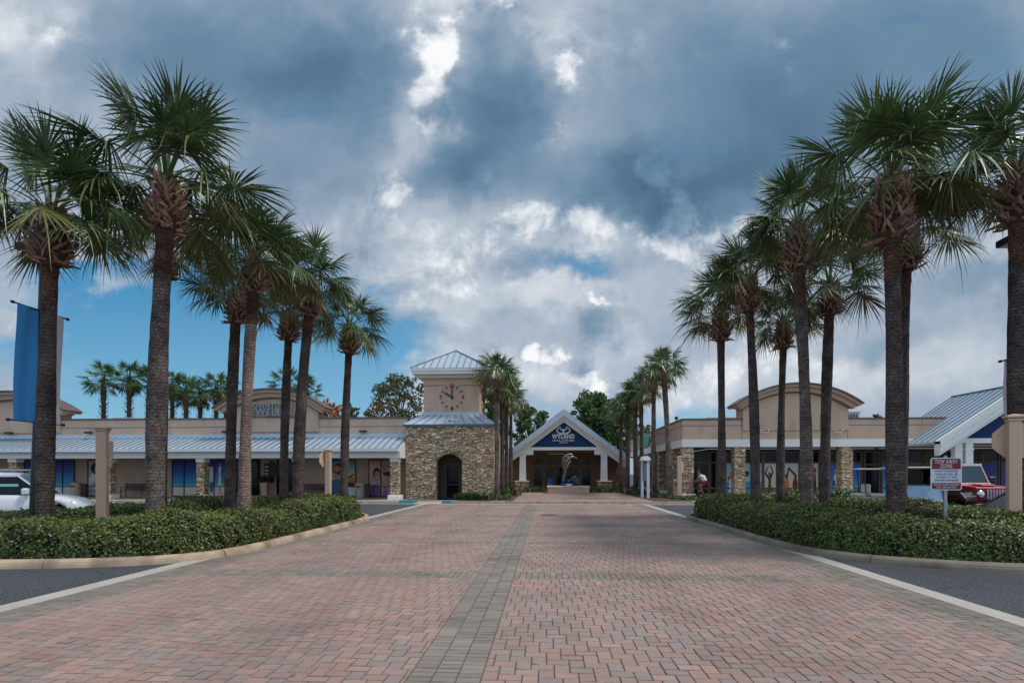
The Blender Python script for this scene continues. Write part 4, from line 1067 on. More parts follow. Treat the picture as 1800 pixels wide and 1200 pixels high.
    win(1662, 1694, art=pn(NAVY, [])); win(1695, 1722, art=pn(NAVY, [])); win(1724, 1756, art=pn(NAVY, [])); win(1758, 1795, art=pn(NAVY, [])); win(1797, 1840, art=pn(NAVY, []))
    # arcade windows along the courtyard
    for ya, yb in ((40.3, 43.6), (44.2, 48.2), (48.9, 53), (53.6, 57.5)):
        f = MB(); f.box(10.9, 10.98, ya, yb, .3, .45, BROWNF); f.box(10.9, 10.98, ya, yb, 2.6, 2.75, BROWNF); f.box(10.9, 10.98, ya, ya+.12, .45, 2.6, BROWNF); f.box(10.9, 10.98, yb-.12, yb, .45, 2.6, BROWNF); f.box(10.9, 10.98, (ya+yb)/2-.05, (ya+yb)/2+.05, .45, 2.6, BROWNF)
        fo = B(f, 'window'); p = MB(); p.box(10.93, 10.95, ya+.12, yb-.12, .45, 2.6, GLASS); p.build('pane', fo)
    a = MB(); cp = MB(); xa, xb = XP(1305, Y), XP(1490, Y)
    arch_front(a, cp, (xa+xb)/2, (xb-xa)/2, 6.14, 7.06, 4.40, Y-.10, 1.3, (XP(1513, Y)-XP(1289, Y))/2*.94)
    B(a, 'arched_parapet'); B(cp, 'cornice')
    # curled sign brackets left of former lettering
    S_ = M('bracket_white', S(214, 214, 216), .5, .05, 3)
    for px in (1341, 1470):
        s = MB(); x = XP(px, Y)
        s.tube([(x-.26, Y-.28, 4.33), (x-.16, Y-.28, 4.26), (x-.05, Y-.28, 4.30), (x, Y-.28, 4.24), (x+.12, Y-.28, 4.24), (x+.22, Y-.28, 4.30), (x+.30, Y-.28, 4.44)], .03, S_, 6)
        s.tube([(x-.26, Y-.28, 4.33), (x-.24, Y-.28, 4.42), (x-.14, Y-.28, 4.40)], .03, S_, 6); s.tube([(x, Y-.28, 4.24), (x, Y-.09, 4.24)], .02, S_, 6)
        B(s, 'wall_lamp')
    # round teal sign on the courtyard side
    d = MB(); n = 28
    d.prism([(.62*math.cos(2*math.pi*k/n), .62*math.sin(2*math.pi*k/n)) for k in range(n)], -.06, .09, DARKM, 'y'); d.prism([(.60*math.cos(2*math.pi*k/n), .60*math.sin(2*math.pi*k/n)) for k in range(n)], -.075, -.061, M('teal_sign', S(110, 210, 190), .4, .05, 2), 'y')
    d.prism([(.63*math.cos(2*math.pi*k/n), .63*math.sin(2*math.pi*k/n)) for k in range(n)], -.062, -.058, WHITE, 'y')
    o = d.build('round_sign', T); o.location = (XP(1131.5, 46.5)-20, 46.5-Y, ZP(774.5, 1131, 46.5)); o.rotation_euler = (0, 0, R(-52))
    s = MB(); s.tube([(XP(1131.5, 46.5), 46.5, ZP(774.5, 1131, 46.5)), (XC+.1, 46.6, ZP(774.5, 1131, 46.5))], .05, DARKM, 8); B(s, 'sign_bracket')
    cm = MB(); x = XP(1189, 38.5); cm.tube([(x, 38.5, 5.1), (x, 38.5, 5.33)], .04, BLACK, 8); cm.lathe([(.001, 5.30), (.10, 5.32), (.14, 5.40), (.10, 5.48), (.001, 5.52)], BLACK, 12, (x, 38.5)); B(cm, 'roof_camera')
right_shops()
rooftop_unit(1277, 44, 4.8, 2.6, 1.1, 'pale rooftop unit just left of the right arched parapet', (196, 200, 200))
rooftop_unit(1500, 42, 4.8, .9, 1.25, 'small grey rooftop unit at the right foot of the right arch', (164, 172, 176))

def gabled_wing():
    xr, Y = 27.0, 34.0
    T = thing('gabled_building', 'entrance wing with navy siding and standing seam gable roof at the far right', 'building', (xr, Y, 0))
    def B(mb, name, parent=T):
        o = mb.build(name, parent)
        if parent is T: o.location = (-xr, -Y, 0)
        return o
    hw = 4.85; zr, ze = 6.82, 3.52; sl = (zr-ze)/hw; yb = 39.6
    r = MB()
    for s in (-1, 1):
        vs = [(xr, Y-.5, zr), (xr+s*hw, Y-.5, ze), (xr+s*hw, yb, ze), (xr, yb, zr), (xr, Y-.5, zr-.14), (xr+s*hw, Y-.5, ze-.14), (xr+s*hw, yb, ze-.14), (xr, yb, zr-.14)]
        r.add(vs, [(0, 1, 2, 3), (4, 7, 6, 5), (0, 4, 5, 1), (1, 5, 6, 2), (2, 6, 7, 3)], METAL)
        for i in range(12): y = Y-.45+i*.545; r.obox((xr+s*.05, y, zr+.0), (xr+s*(hw-.02), y, ze+.035), .04, .055, SEAM)
    r.obox((xr, Y-.55, zr+.02), (xr, yb+.05, zr+.02), .2, .05, SEAM)
    B(r, 'roof')
    f = MB()
    for s in (-1, 1):
        for (c0, c1, yf, m) in ((0, .28, Y-.58, WHITE), (.282, .52, Y-.52, WHITE2), (.522, .70, Y-.44, WHITE)):
            c0 *= 1.2; c1 *= 1.2
            f.add([(xr, yf, zr+.03-c0), (xr+s*hw, yf, ze+.03-c0), (xr+s*hw, yf, ze+.03-c1), (xr, yf, zr+.03-c1), (xr, Y-.02, zr+.03-c0), (xr+s*hw, Y-.02, ze+.03-c0), (xr+s*hw, Y-.02, ze+.03-c1), (xr, Y-.02, zr+.03-c1)],
                  [(0, 1, 2, 3), (0, 4, 5, 1), (3, 2, 6, 7), (1, 5, 6, 2)], m)
    f.box(xr-3.15, xr-2.9, Y-.25, Y-.02, 4.06, 4.36, WHITE)
    B(f, 'rake_boards')
    zb = 3.72; g = MB(); n = 22
    for k in range(n):     # lapped boards
        z0 = zb+k*.14; z1 = z0+.138
        h0 = (zr-.45-z0)/sl; h1 = max(.02, (zr-.45-z1)/sl)
        if h0 <= .1: break
        g.add([(xr-h0, Y+.10, z0), (xr+h0, Y+.10, z0), (xr+h1, Y+.125, z1), (xr-h1, Y+.125, z1), (xr-h0, Y+.2, z0), (xr+h0, Y+.2, z0)], [(0, 1, 2, 3), (0, 4, 5, 1)], BLUEG)
    B(g, 'siding')
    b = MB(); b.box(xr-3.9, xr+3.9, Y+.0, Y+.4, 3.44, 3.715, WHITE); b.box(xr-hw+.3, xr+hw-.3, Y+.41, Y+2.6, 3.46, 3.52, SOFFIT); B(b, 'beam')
    for x in (XP(1686, Y), XP(1705, Y), xr+3.4, xr+2.75):
        c = MB(); c.box(x-.21, x+.21, Y+.02, Y+.38, .15, 3.438, WHITE, bev=.015); c.box(x-.24, x+.24, Y-.01, Y+.41, 3.05, 3.10, WHITE2); c.box(x-.25, x+.25, Y-.02, Y+.42, .15, .4, WHITE2); B(c, 'column')
gabled_wing()
def service_box(px, Y, z0, z1, w, label, col):
    b = MB(); x = XP(px, Y); b.box(x-w/2, x+w/2, Y, Y+.35, z0, z1, M('box_%d' % col[0], S(*col), .5, .06, 3), bev=.02); b.box(x-w*.2, x+w*.3, Y-.015, Y-.001, z1-.35, z1-.15, DARKM)
    tag(b.build('service_box'), label, 'utility box')
service_box(1189, 35.6, .15, 1.3, .3, 'short tan box beside the tan sign post at the corner stone column', (190, 165, 145))

# ================================================================== palms
FROND = M('palm_frond', S(78, 100, 62), .36, .25, 2.5, spec=.65, attr=True, trans=.07)
FAN = M('fan_palm_frond', S(62, 86, 44), .42, .2, 2.5, spec=.5, attr=True, trans=.2)
BOOT = M('palm_boot', S(170, 136, 120), .8, .22, 7, .5, 40, attr=True)
FIBRE = M('palm_fibre', S(84, 58, 44), .95, .35, 9, .8, 50)
def trunk_mat(name, col, dark):
    m = bpy.data.materials.new(name); m.use_nodes = True
    N, L = m.node_tree.nodes, m.node_tree.links
    b = N['Principled BSDF']; b.inputs['Roughness'].default_value = .9; b.inputs['Specular IOR Level'].default_value = .25
    tc = N.new('ShaderNodeTexCoord'); mp = N.new('ShaderNodeMapping'); mp.inputs['Scale'].default_value = (1, 1, 2.6); L.new(tc.outputs['Object'], mp.inputs[0])
    vo = N.new('ShaderNodeTexVoronoi'); vo.feature = 'DISTANCE_TO_EDGE'; vo.inputs['Scale'].default_value = 11; L.new(mp.outputs[0], vo.inputs['Vector'])
    n1 = N.new('ShaderNodeTexNoise'); n1.inputs['Scale'].default_value = 2.2; n1.inputs['Detail'].default_value = 8; n1.inputs['Roughness'].default_value = .7; L.new(tc.outputs['Object'], n1.inputs['Vector'])
    n2 = N.new('ShaderNodeTexNoise'); n2.inputs['Scale'].default_value = 22; n2.inputs['Detail'].default_value = 5; L.new(mp.outputs[0], n2.inputs['Vector'])
    mr = N.new('ShaderNodeMapRange'); mr.inputs[1].default_value = 0; mr.inputs[2].default_value = .12; mr.inputs[3].default_value = .38; mr.inputs[4].default_value = 1; L.new(vo.outputs['Distance'], mr.inputs[0])
    m2 = N.new('ShaderNodeMapRange'); m2.inputs[1].default_value = .35; m2.inputs[2].default_value = .68; m2.inputs[3].default_value = .45; m2.inputs[4].default_value = 1.45; L.new(n2.outputs['Fac'], m2.inputs[0])
    wv = N.new('ShaderNodeTexWave'); wv.bands_direction = 'Z'; wv.inputs['Scale'].default_value = 4.2; wv.inputs['Distortion'].default_value = 5; wv.inputs['Detail'].default_value = 4; wv.inputs['Detail Scale'].default_value = 3; L.new(tc.outputs['Object'], wv.inputs['Vector'])
    wr = N.new('ShaderNodeMapRange'); wr.inputs[1].default_value = 0; wr.inputs[2].default_value = .35; wr.inputs[3].default_value = .5; wr.inputs[4].default_value = 1.1; L.new(wv.outputs['Fac'], wr.inputs[0])
    mw = N.new('ShaderNodeMath'); mw.operation = 'MULTIPLY'; L.new(mr.outputs[0], mw.inputs[0]); L.new(wr.outputs[0], mw.inputs[1])
    mul = N.new('ShaderNodeMath'); mul.operation = 'MULTIPLY'; L.new(mw.outputs[0], mul.inputs[0]); L.new(m2.outputs[0], mul.inputs[1])
    cm = N.new('ShaderNodeMix'); cm.data_type = 'RGBA'; m3 = N.new('ShaderNodeMapRange'); m3.inputs[1].default_value = .4; m3.inputs[2].default_value = .62; L.new(n1.outputs['Fac'], m3.inputs[0]); L.new(m3.outputs[0], cm.inputs[0])
    cm.inputs[6].default_value = (*dark, 1); cm.inputs[7].default_value = (*col, 1)
    sc = N.new('ShaderNodeVectorMath'); sc.operation = 'SCALE'; L.new(cm.outputs[2], sc.inputs[0]); L.new(mul.outputs[0], sc.inputs['Scale'])
    L.new(sc.outputs[0], b.inputs['Base Color'])
    bp = N.new('ShaderNodeBump'); bp.inputs['Strength'].default_value = 1; bp.inputs['Distance'].default_value = .04; L.new(mul.outputs[0], bp.inputs['Height']); L.new(bp.outputs[0], b.inputs['Normal'])
    return m
TRUNKS = [trunk_mat('palm_bark_grey', S(180, 162, 152), S(112, 100, 96)), trunk_mat('palm_bark_dark', S(152, 134, 128), S(92, 82, 80)), trunk_mat('palm_bark_rosy', S(222, 194, 180), S(172, 148, 138))]
REDBARK = trunk_mat('palm_bark_red', S(176, 130, 110), S(112, 82, 70))

def crown_mesh(name, seed, nf=28, nl=46, pet=(.72, 1.12), blade=.98, low=-10, mat=None, stiff=.5, cup=.28, seg=3, petw=.022):
    rg = np.random.default_rng(seed); V = []; F = []; T = []
    nv = 0
    def unit(a): return a/np.linalg.norm(a)
    for i in range(nf):
        t = (i+.5)/nf
        el = R(84 - (84-low)*t**.82 + rg.normal(0, 7)); az = i*2.39996 + rg.normal(0, .34)
        h = np.array([math.cos(az), math.sin(az), 0]); up = np.array([0, 0, 1.])
        Lp = rg.uniform(*pet)*(1.0 if t < .75 else .85)
        # petiole
        e = min(R(86), el + R(18)); p = h*.08 + up*(.10 - .22*t); pts = [p.copy()]; ds = []
        for k in range(4):
            d = math.cos(e)*h + math.sin(e)*up; ds.append(d); p = p + d*Lp/4; pts.append(p.copy()); e -= R(6+6*t)
        d = ds[-1]; s = unit(np.cross(d, up) if abs(d[2]) < .98 else np.cross(d, h)); 
        for k in range(5):
            w = petw*(1.5-.2*k); nn = np.cross(s, ds[min(k, 3)])
            V += [pts[k]+s*w, pts[k]-s*w, pts[k]-nn*w*.9]
            if k:
                a = nv+3*(k-1); b = nv+3*k
                F += [(a, a+1, b+1, b), (a+1, a+2, b+2, b+1), (a+2, a, b, b+2)]; T += [(1.15, 1.2, .8)]*3
        nv += 15
        hast = pts[-1]; e2 = e + R(6)
        f = unit(math.cos(e2)*h + math.sin(e2)*up); n = unit(np.cross(s, f)); 
        # roll a little
        ro = rg.normal(0, .28); s2 = s*math.cos(ro)+n*math.sin(ro); n = unit(np.cross(s2, f)); s = s2
        tone0 = rg.uniform(.6, 1.25); yel = rg.uniform(0, .25) if t < .75 else rg.uniform(.1, .55)
        brown = t > .9 and rg.random() < .6
        spread = R(rg.uniform(100, 150)); Lb = blade*rg.uniform(.82, 1.15)*(1.0-.12*(t < .12))
        if t < .08: spread *= .45     # closed spear leaves
        fold = rg.uniform(.1, .55)    # the two halves hang like a half-shut book
        for j in range(nl):
            q = -1+2*(j+.5)/nl; ph = spread*q
            o = hast + f*(.30*math.cos(ph*.6)**2)*blade - up*.09*math.cos(ph*.5)
            d = math.cos(ph)*f + math.sin(ph)*s
            d = unit(d + n*(-cup*(1-abs(math.cos(ph*.5))) - fold*abs(math.sin(ph)) + rg.normal(0, .04)) + rg.normal(0, .03, 3))
            ll = Lb*(.70+.30*math.cos(ph*.6))*rg.uniform(.84, 1.08)
            side = unit(np.cross(n, d)); tw = rg.normal(0, .30); side = unit(side*math.cos(tw)+n*math.sin(tw))
            droop = (.05+.26*rg.random()**2.5)*(1.6-stiff)*(1+.7*(t > .4))
            pale = rg.random() < .13
            if pale: droop = droop*1.8+.06
            us = (0, .42, .76, 1.0) if seg == 3 else (0, .48, 1.0)
            dphi = 2*spread/nl
            ws = [.010, .44*ll*dphi*.50+.003, .010, .0015] if seg == 3 else [.012, .48*ll*dphi*.5+.004, .004]
            for u_, w in zip(us, ws):
                c = o + d*ll*u_ + up*(-droop*ll*u_**3.0)
                V += [c+side*w, c-side*w]
            m_ = len(us)
            sh = tone0*rg.uniform(.8, 1.25); base = np.array([1+.9*yel, 1+.35*yel, 1-.3*yel])*sh
            if pale: base = base*np.array([2.0, 1.75, 1.7])
            if brown: base = np.array([2.3, 1.35, 1.0])*sh*.8
            for k in range(m_-1):
                a = nv+2*k; F.append((a, a+1, a+3, a+2)); T.append(tuple(base*(1, 1.0, 1.22)[k]))
            nv += 2*m_
    return fast_mesh(name, np.array(V), np.array(F), mat or FROND, np.array(T))
def boots_mesh(name, seed, big=1.0):
    rg = random.Random(seed); b = MB()
    # fibrous core, then crossed leaf bases; origin at the foot of the crown, the head hangs below it
    b.lathe([(.16, -1.12), (.20, -1.04), (.27*big, -.95), (.29*big, -.75), (.27*big, -.5), (.24, -.25), (.20, -.02), (.12, .16), (.02, .24)], FIBRE, 14)
    rows = 12
    for k in range(rows):
        z = -1.02 + .09*k; rr = [.22, .27, .29, .30, .30, .29, .28, .27, .25, .24, .22, .19][k]*big
        nn = 11
        for j in range(nn):
            az = 2*math.pi*(j+.5*(k % 2))/nn + rg.uniform(-.15, .15); skew = rg.choice((-1, 1))*rg.uniform(.55, 1.25)
            el = R(rg.uniform(12, 34) + 3.0*k); Lg = rg.uniform(.20, .33)*(1.2 if k < 4 else .9)
            if k < 1: el = R(rg.uniform(-16, 14)); Lg *= 1.15
            o = Vector((rr*.85*math.cos(az), rr*.85*math.sin(az), z)); hd = Vector((math.cos(az+skew), math.sin(az+skew), 0)); d = (hd*math.cos(el)+Vector((0, 0, 1))*math.sin(el)).normalized()
            w0, w1 = rg.uniform(.024, .042), rg.uniform(.009, .02); p1 = o + d*Lg*.6; p2 = o + d*Lg + Vector((0, 0, rg.uniform(-.03, .08)))
            rad = Vector((math.cos(az), math.sin(az), .3)).normalized(); sd = d.cross(rad).normalized(); vs = []
            for (p, w, th) in ((o, w0*1.1, .03), (p1, w0*.8, .028), (p2, w1, .018)):
                up = sd.cross(d).normalized()
                vs += [p+sd*w-up*th*.4, p-sd*w-up*th*.4, p-sd*w*.6+up*th, p+sd*w*.6+up*th]
            fs = []
            for q in (0, 4):
                for a in range(4): fs.append((q+a, q+(a+1) % 4, q+4+(a+1) % 4, q+4+a))
            fs.append((8, 9, 10, 11)); b.add(vs, fs, BOOT)
    me = b.mesh(name)
    at = me.attributes.new('tone', 'FLOAT_COLOR', 'FACE'); cols = []
    rg2 = random.Random(seed+9); t = 1
    for i, p in enumerate(me.polygons):
        if i % 9 == 0: t = rg2.uniform(.4, 1.25)
        cols += [t, t, t, 1]
    at.data.foreach_set('color', cols)
    return me
CROWNS = [crown_mesh('crown', 11), crown_mesh('crown', 23, nf=29, blade=1.03, low=-14), crown_mesh('crown', 37, nf=27, blade=1.0, low=-22), crown_mesh('crown', 71, nf=27, blade=1.08, low=-4), crown_mesh('crown', 83, nf=29, blade=.98, low=-14)]
SMALLCROWNS = [crown_mesh('crown', 41, nf=28, nl=28, seg=2), crown_mesh('crown', 43, nf=30, nl=28, seg=2, low=-30)]
FANCROWNS = [crown_mesh('crown', 51, nf=26, nl=20, seg=2, pet=(.7, 1.2), blade=.75, low=-40, mat=FAN, stiff=1.2, cup=.05, petw=.03), crown_mesh('crown', 57, nf=30, nl=20, seg=2, pet=(.7, 1.2), blade=.72, low=-60, mat=FAN, stiff=1.2, cup=.05, petw=.03)]
BOOTS = [boots_mesh('boots', 3), boots_mesh('boots', 8), boots_mesh('boots', 14)]
pal_i = [0]
def trunk_part(parent, dx, dy, H, r0, r1, mat, seed, upper=1.0, n=18, mid=(0, 0)):
    rg = np.random.default_rng(seed); rings = max(8, int(H/.16)); V = []; F = []; MI = []
    lump = rg.normal(0, .02, (rings+1, n)); ph = rg.random()*6
    for i in range(rings+1):
        t = i/rings; z = H*t
        cx = dx*t**1.6 + mid[0]*math.sin(math.pi*t); cy = dy*t**1.6 + mid[1]*math.sin(math.pi*t)
        r = r0+(r1-r0)*t + .05*math.exp(-z*3.2) + .012*math.sin(ph+z*1.3)
        if z > H-upper: r *= .97 + .05*((i % 3) == 0) + .05*min(1, (z-H+upper)/upper)
        for k in range(n):
            a = 2*math.pi*k/n; rr = r*(1+lump[i, k]); V.append((cx+rr*math.cos(a), cy+rr*math.sin(a), z))
    for i in range(rings):
        for k in range(n):
            F.append((i*n+k, i*n+(k+1) % n, (i+1)*n+(k+1) % n, (i+1)*n+k)); MI.append(1 if (i+.5)/rings*H > H-upper else 0)
    me = fast_mesh('trunk', np.array(V), np.array(F), [mat, REDBARK], None, True, MI)
    return link('trunk', me, parent)
def sabal(x, y, H, label, group, r0=.2, r1=.17, lean=(0, 0), crown=0, boots=0, cs=1.0, bs=1.0, mat=0, rot=0, small=False, base=.1, mid=(0, 0), upper=1.0, czs=1.0, bz=1.0):
    """H: height of the top of the leaf-base head; the crown springs from there"""
    pal_i[0] += 1
    if not small:
        crown = pal_i[0]
        if pal_i[0] not in (2, 9): cs *= .93
    T = thing('palm_tree', label, 'palm tree', (x, y, base), 0, group)
    Ht = H - base
    hb = 1.0*bs
    trunk_part(T, lean[0], lean[1], Ht - hb*.8, r0, r1, TRUNKS[mat], 100+pal_i[0], upper, 18 if not small else 12, mid)
    bo = link('leaf_bases', BOOTS[boots % 3], T, (lean[0], lean[1], Ht-.05)); bo.scale = (bs, bs, bs*bz); bo.rotation_euler = (0, 0, rot*1.7)
    C = (SMALLCROWNS if small else CROWNS); c = link('crown', C[crown % len(C)], T, (lean[0], lean[1], Ht+.0)); c.scale = (cs, cs, cs*czs); c.rotation_euler = (0, 0, rot)
    return T
# px, Y, head top py, head foot py, trunk half width px, x drift of the head in px, kw
def head(px, Y, py): return ZP(py, px, Y)
ISLAND_PALMS = [
    # left island
    (79, 11.5, 372, 12, 16.5, dict(crown=2, boots=0, cs=1.02, mat=1, rot=.6, bs=1.0), 'thick dark palm in front of the white SUV, beside the blue banner'),
    (273, 12.2, 318, 20, 19, dict(crown=1, boots=1, cs=1.20, czs=.88, mat=0, rot=2.2, bs=1.0, bz=1.0), 'tallest palm of the left island, with a large head of crossed leaf bases'),
    (405, 18.2, 515, 10, 11, dict(crown=0, boots=2, cs=.92, mat=1, rot=4.0, bs=.9), 'dark trunked palm close left of the pale trunk in the left island'),
    (430, 15.0, 455, 17, 12, dict(crown=2, boots=1, cs=.95, mat=2, rot=1.0, bs=.85), 'pale rosy trunked palm in the middle of the left island'),
    (499, 21.3, 548, 9, 9, dict(crown=0, boots=0, cs=.92, mat=1, rot=5.1, bs=1.0), 'slim dark palm behind the reddish one, before the jewelry shop arch'),
    (524, 18.0, 500, 21, 11.5, dict(crown=1, boots=2, cs=.90, mat=1, rot=3.3, bs=.95), 'leaning palm with a reddish upper trunk in the left island'),
    (605, 21.2, 575, 9, 8.5, dict(crown=2, boots=1, cs=.86, mat=1, rot=.2, bs=.9), 'rightmost palm of the left island, nearest the clock tower'),
    (285, 16.5, 440, 6, 10, dict(crown=0, boots=0, cs=.82, mat=1, rot=2.9, bs=.8), 'palm almost hidden behind the tallest one of the left island'),
    # right island
    (1574, 12.6, 318, -7, 17, dict(crown=1, boots=0, cs=1.08, mat=1, rot=5.9, bs=1.12, bz=1.05), 'tallest palm of the right island, beside the tow away sign'),
    (1586, 16.0, 405, 8, 10, dict(crown=2, boots=1, cs=1.0, mat=1, rot=1.7, bs=.95), 'palm half hidden behind the tallest one of the right island'),
    (1418, 15.5, 400, -15, 12, dict(crown=0, boots=2, cs=.95, mat=0, rot=.9, bs=.98), 'speckled grey palm with a pale head of leaf bases, middle of the right island'),
    (1450, 18.8, 500, 8, 10.5, dict(crown=1, boots=0, cs=.98, mat=1, rot=2.4, bs=.88), 'dark palm just right of the speckled grey one'),
    (1328, 18.3, 490, -11, 9.5, dict(crown=2, boots=1, cs=.92, mat=1, rot=4.4, bs=.92), 'palm with a reddish upper trunk, second from the left in the right island'),
    (1372, 22.0, 565, 5, 7.5, dict(crown=0, boots=2, cs=.90, mat=1, rot=5.3, bs=.9), 'slender palm standing between two stouter trunks under the right arch'),
    (1269, 21.3, 548, -2, 8, dict(crown=2, boots=0, cs=1.0, mat=1, rot=3.7, bs=.95), 'leftmost palm of the right island, nearest the corner column'),
    (1790, 12.4, 298, -2, 18, dict(crown=0, boots=1, cs=.98, mat=1, rot=.3, bs=1.0), 'palm cut by the right picture edge behind the tan sign post'),
]
for (px, Y, pyh, drift, hw, kw, lab) in ISLAND_PALMS:
    zc_ = ZC(px, Y); r = hw*.86/1000*zc_
    x = XP(px, Y); H = head(px, Y, pyh)
    kw = dict(kw); kw.setdefault('r0', r); kw.setdefault('r1', r*.86)
    sabal(x, Y, H, lab, 'sabal palms in the two planted islands', lean=(drift/1000*zc_*1.0, 0), base=.12, mid=(-.12*drift/1000*zc_, 0), upper=max(.7, min(1.3, H*.15)), **kw)
COURT = [
    (873.5, 33.5, 658, 0, 4.6, dict(cs=.80, crown=0, rot=.3, bs=.8, mat=0), 'leftmost courtyard palm at the right corner of the clock tower'),
    (883, 37.5, 684, 0, 4.2, dict(cs=.78, crown=1, rot=1.9, bs=.8, mat=1), 'second courtyard palm behind the one at the tower corner'),
    (890.5, 40.5, 690, 0, 3.8, dict(cs=.78, crown=0, rot=3.5, bs=.8, mat=1), 'third palm of the left courtyard row'),
    (898, 43.8, 708, 0, 3.5, dict(cs=.76, crown=1, rot=4.5, bs=.75, mat=1), 'last palm of the left courtyard row, before the gable'),
    (1177, 35.3, 646, -10, 5.2, dict(cs=.80, crown=1, rot=2.5, bs=.72, mat=0), 'leaning palm nearest the corner column, tallest of the right courtyard row'),
    (1149, 39.5, 668, 0, 4.6, dict(cs=.78, crown=0, rot=.8, bs=.72, mat=0), 'straight courtyard palm to the right of the white directory stand'),
    (1128, 42.5, 686, -1, 4.0, dict(cs=.78, crown=1, rot=4.8, bs=.8, mat=1), 'courtyard palm just behind the white directory stand'),
    (1117, 43.6, 694, 0, 4.2, dict(cs=.78, crown=0, rot=5.7, bs=.8, mat=1), 'courtyard palm left of the white directory stand'),
    (1103.5, 45.0, 714, 0, 3.8, dict(cs=.75, crown=1, rot=1.2, bs=.7, mat=1), 'second palm from the gable in the right courtyard row'),
    (1091.5, 46.3, 720, 0, 3.2, dict(cs=.72, crown=0, rot=2.0, bs=.65, mat=1), 'slimmest courtyard palm, in front of the right end of the gable roof'),
]
for (px, Y, pyh, drift, hw, kw, lab) in COURT:
    zc_ = ZC(px, Y)
    r = hw/1000*zc_; sabal(XP(px, Y), Y, head(px, Y, pyh), lab, 'palms along the courtyard', lean=(drift/1000*zc_, 0), small=True, r0=r, r1=r*.85, base=.15, upper=.9, **kw)
FANP = [(182, 56, 668, 1.0, 0, 'leftmost of the two free standing fan palms behind the left shops'), (227, 56, 664, 1.0, 1, 'fan palm right of the leftmost one behind the left shops'), (262, 58, 670, .95, 0, 'fan palm partly hidden by the tallest palm trunk'),
        (303, 60, 676, 1.0, 1, 'fan palm just right of the tallest trunk behind the left shops'), (327, 54, 688, 1.0, 0, 'low bushy fan palm in the middle of the group behind the left shops'), (352, 61, 692, .95, 1, 'fan palm at the centre right of the group behind the left shops'),
        (380, 60, 682, .95, 0, 'fan palm with two bare trunk ends left of the jewelry arch'), (397, 62, 684, .95, 1, 'rightmost fan palm left of the jewelry arch'), (505, 57, 676, 1.0, 0, 'fan palm rising behind the jewelry arch'), (540, 58, 690, .9, 1, 'fan palm at the right shoulder of the jewelry arch')]
SPIK = M('fan_palm_trunk', S(78, 62, 52), .95, .3, 6, .8, 40)
def fan_trunk():
    b = MB(); rg = random.Random(2); b.lathe([(.22, 0), (.20, 4), (.21, 7.6), (.27, 8.4), (.24, 9.2), (.1, 9.6)], SPIK, 12)
    for k in range(90):
        z = 4.5+k*.052; a = k*2.4; r = .24; o = Vector((r*math.cos(a), r*math.sin(a), z)); d = Vector((math.cos(a), math.sin(a), .6)).normalized()
        b.obox(o, o+d*rg.uniform(.18, .34), .09, .03, SPIK)
    return b.mesh('trunk')
FT = fan_trunk()
for i, (px, Y, py, s, c, lab) in enumerate(FANP):
    H = head(px, Y, py); T = thing('fan_palm', lab, 'palm tree', (XP(px, Y), Y, 0), i*1.3, 'fan palms behind the left shops')
    t = link('trunk', FT, T); t.scale = (1, 1, (H-.1)/9.4)
    cr = link('crown', FANCROWNS[c], T, (0, 0, H)); cr.scale = (s*1.3, s*1.3, s*1.15)

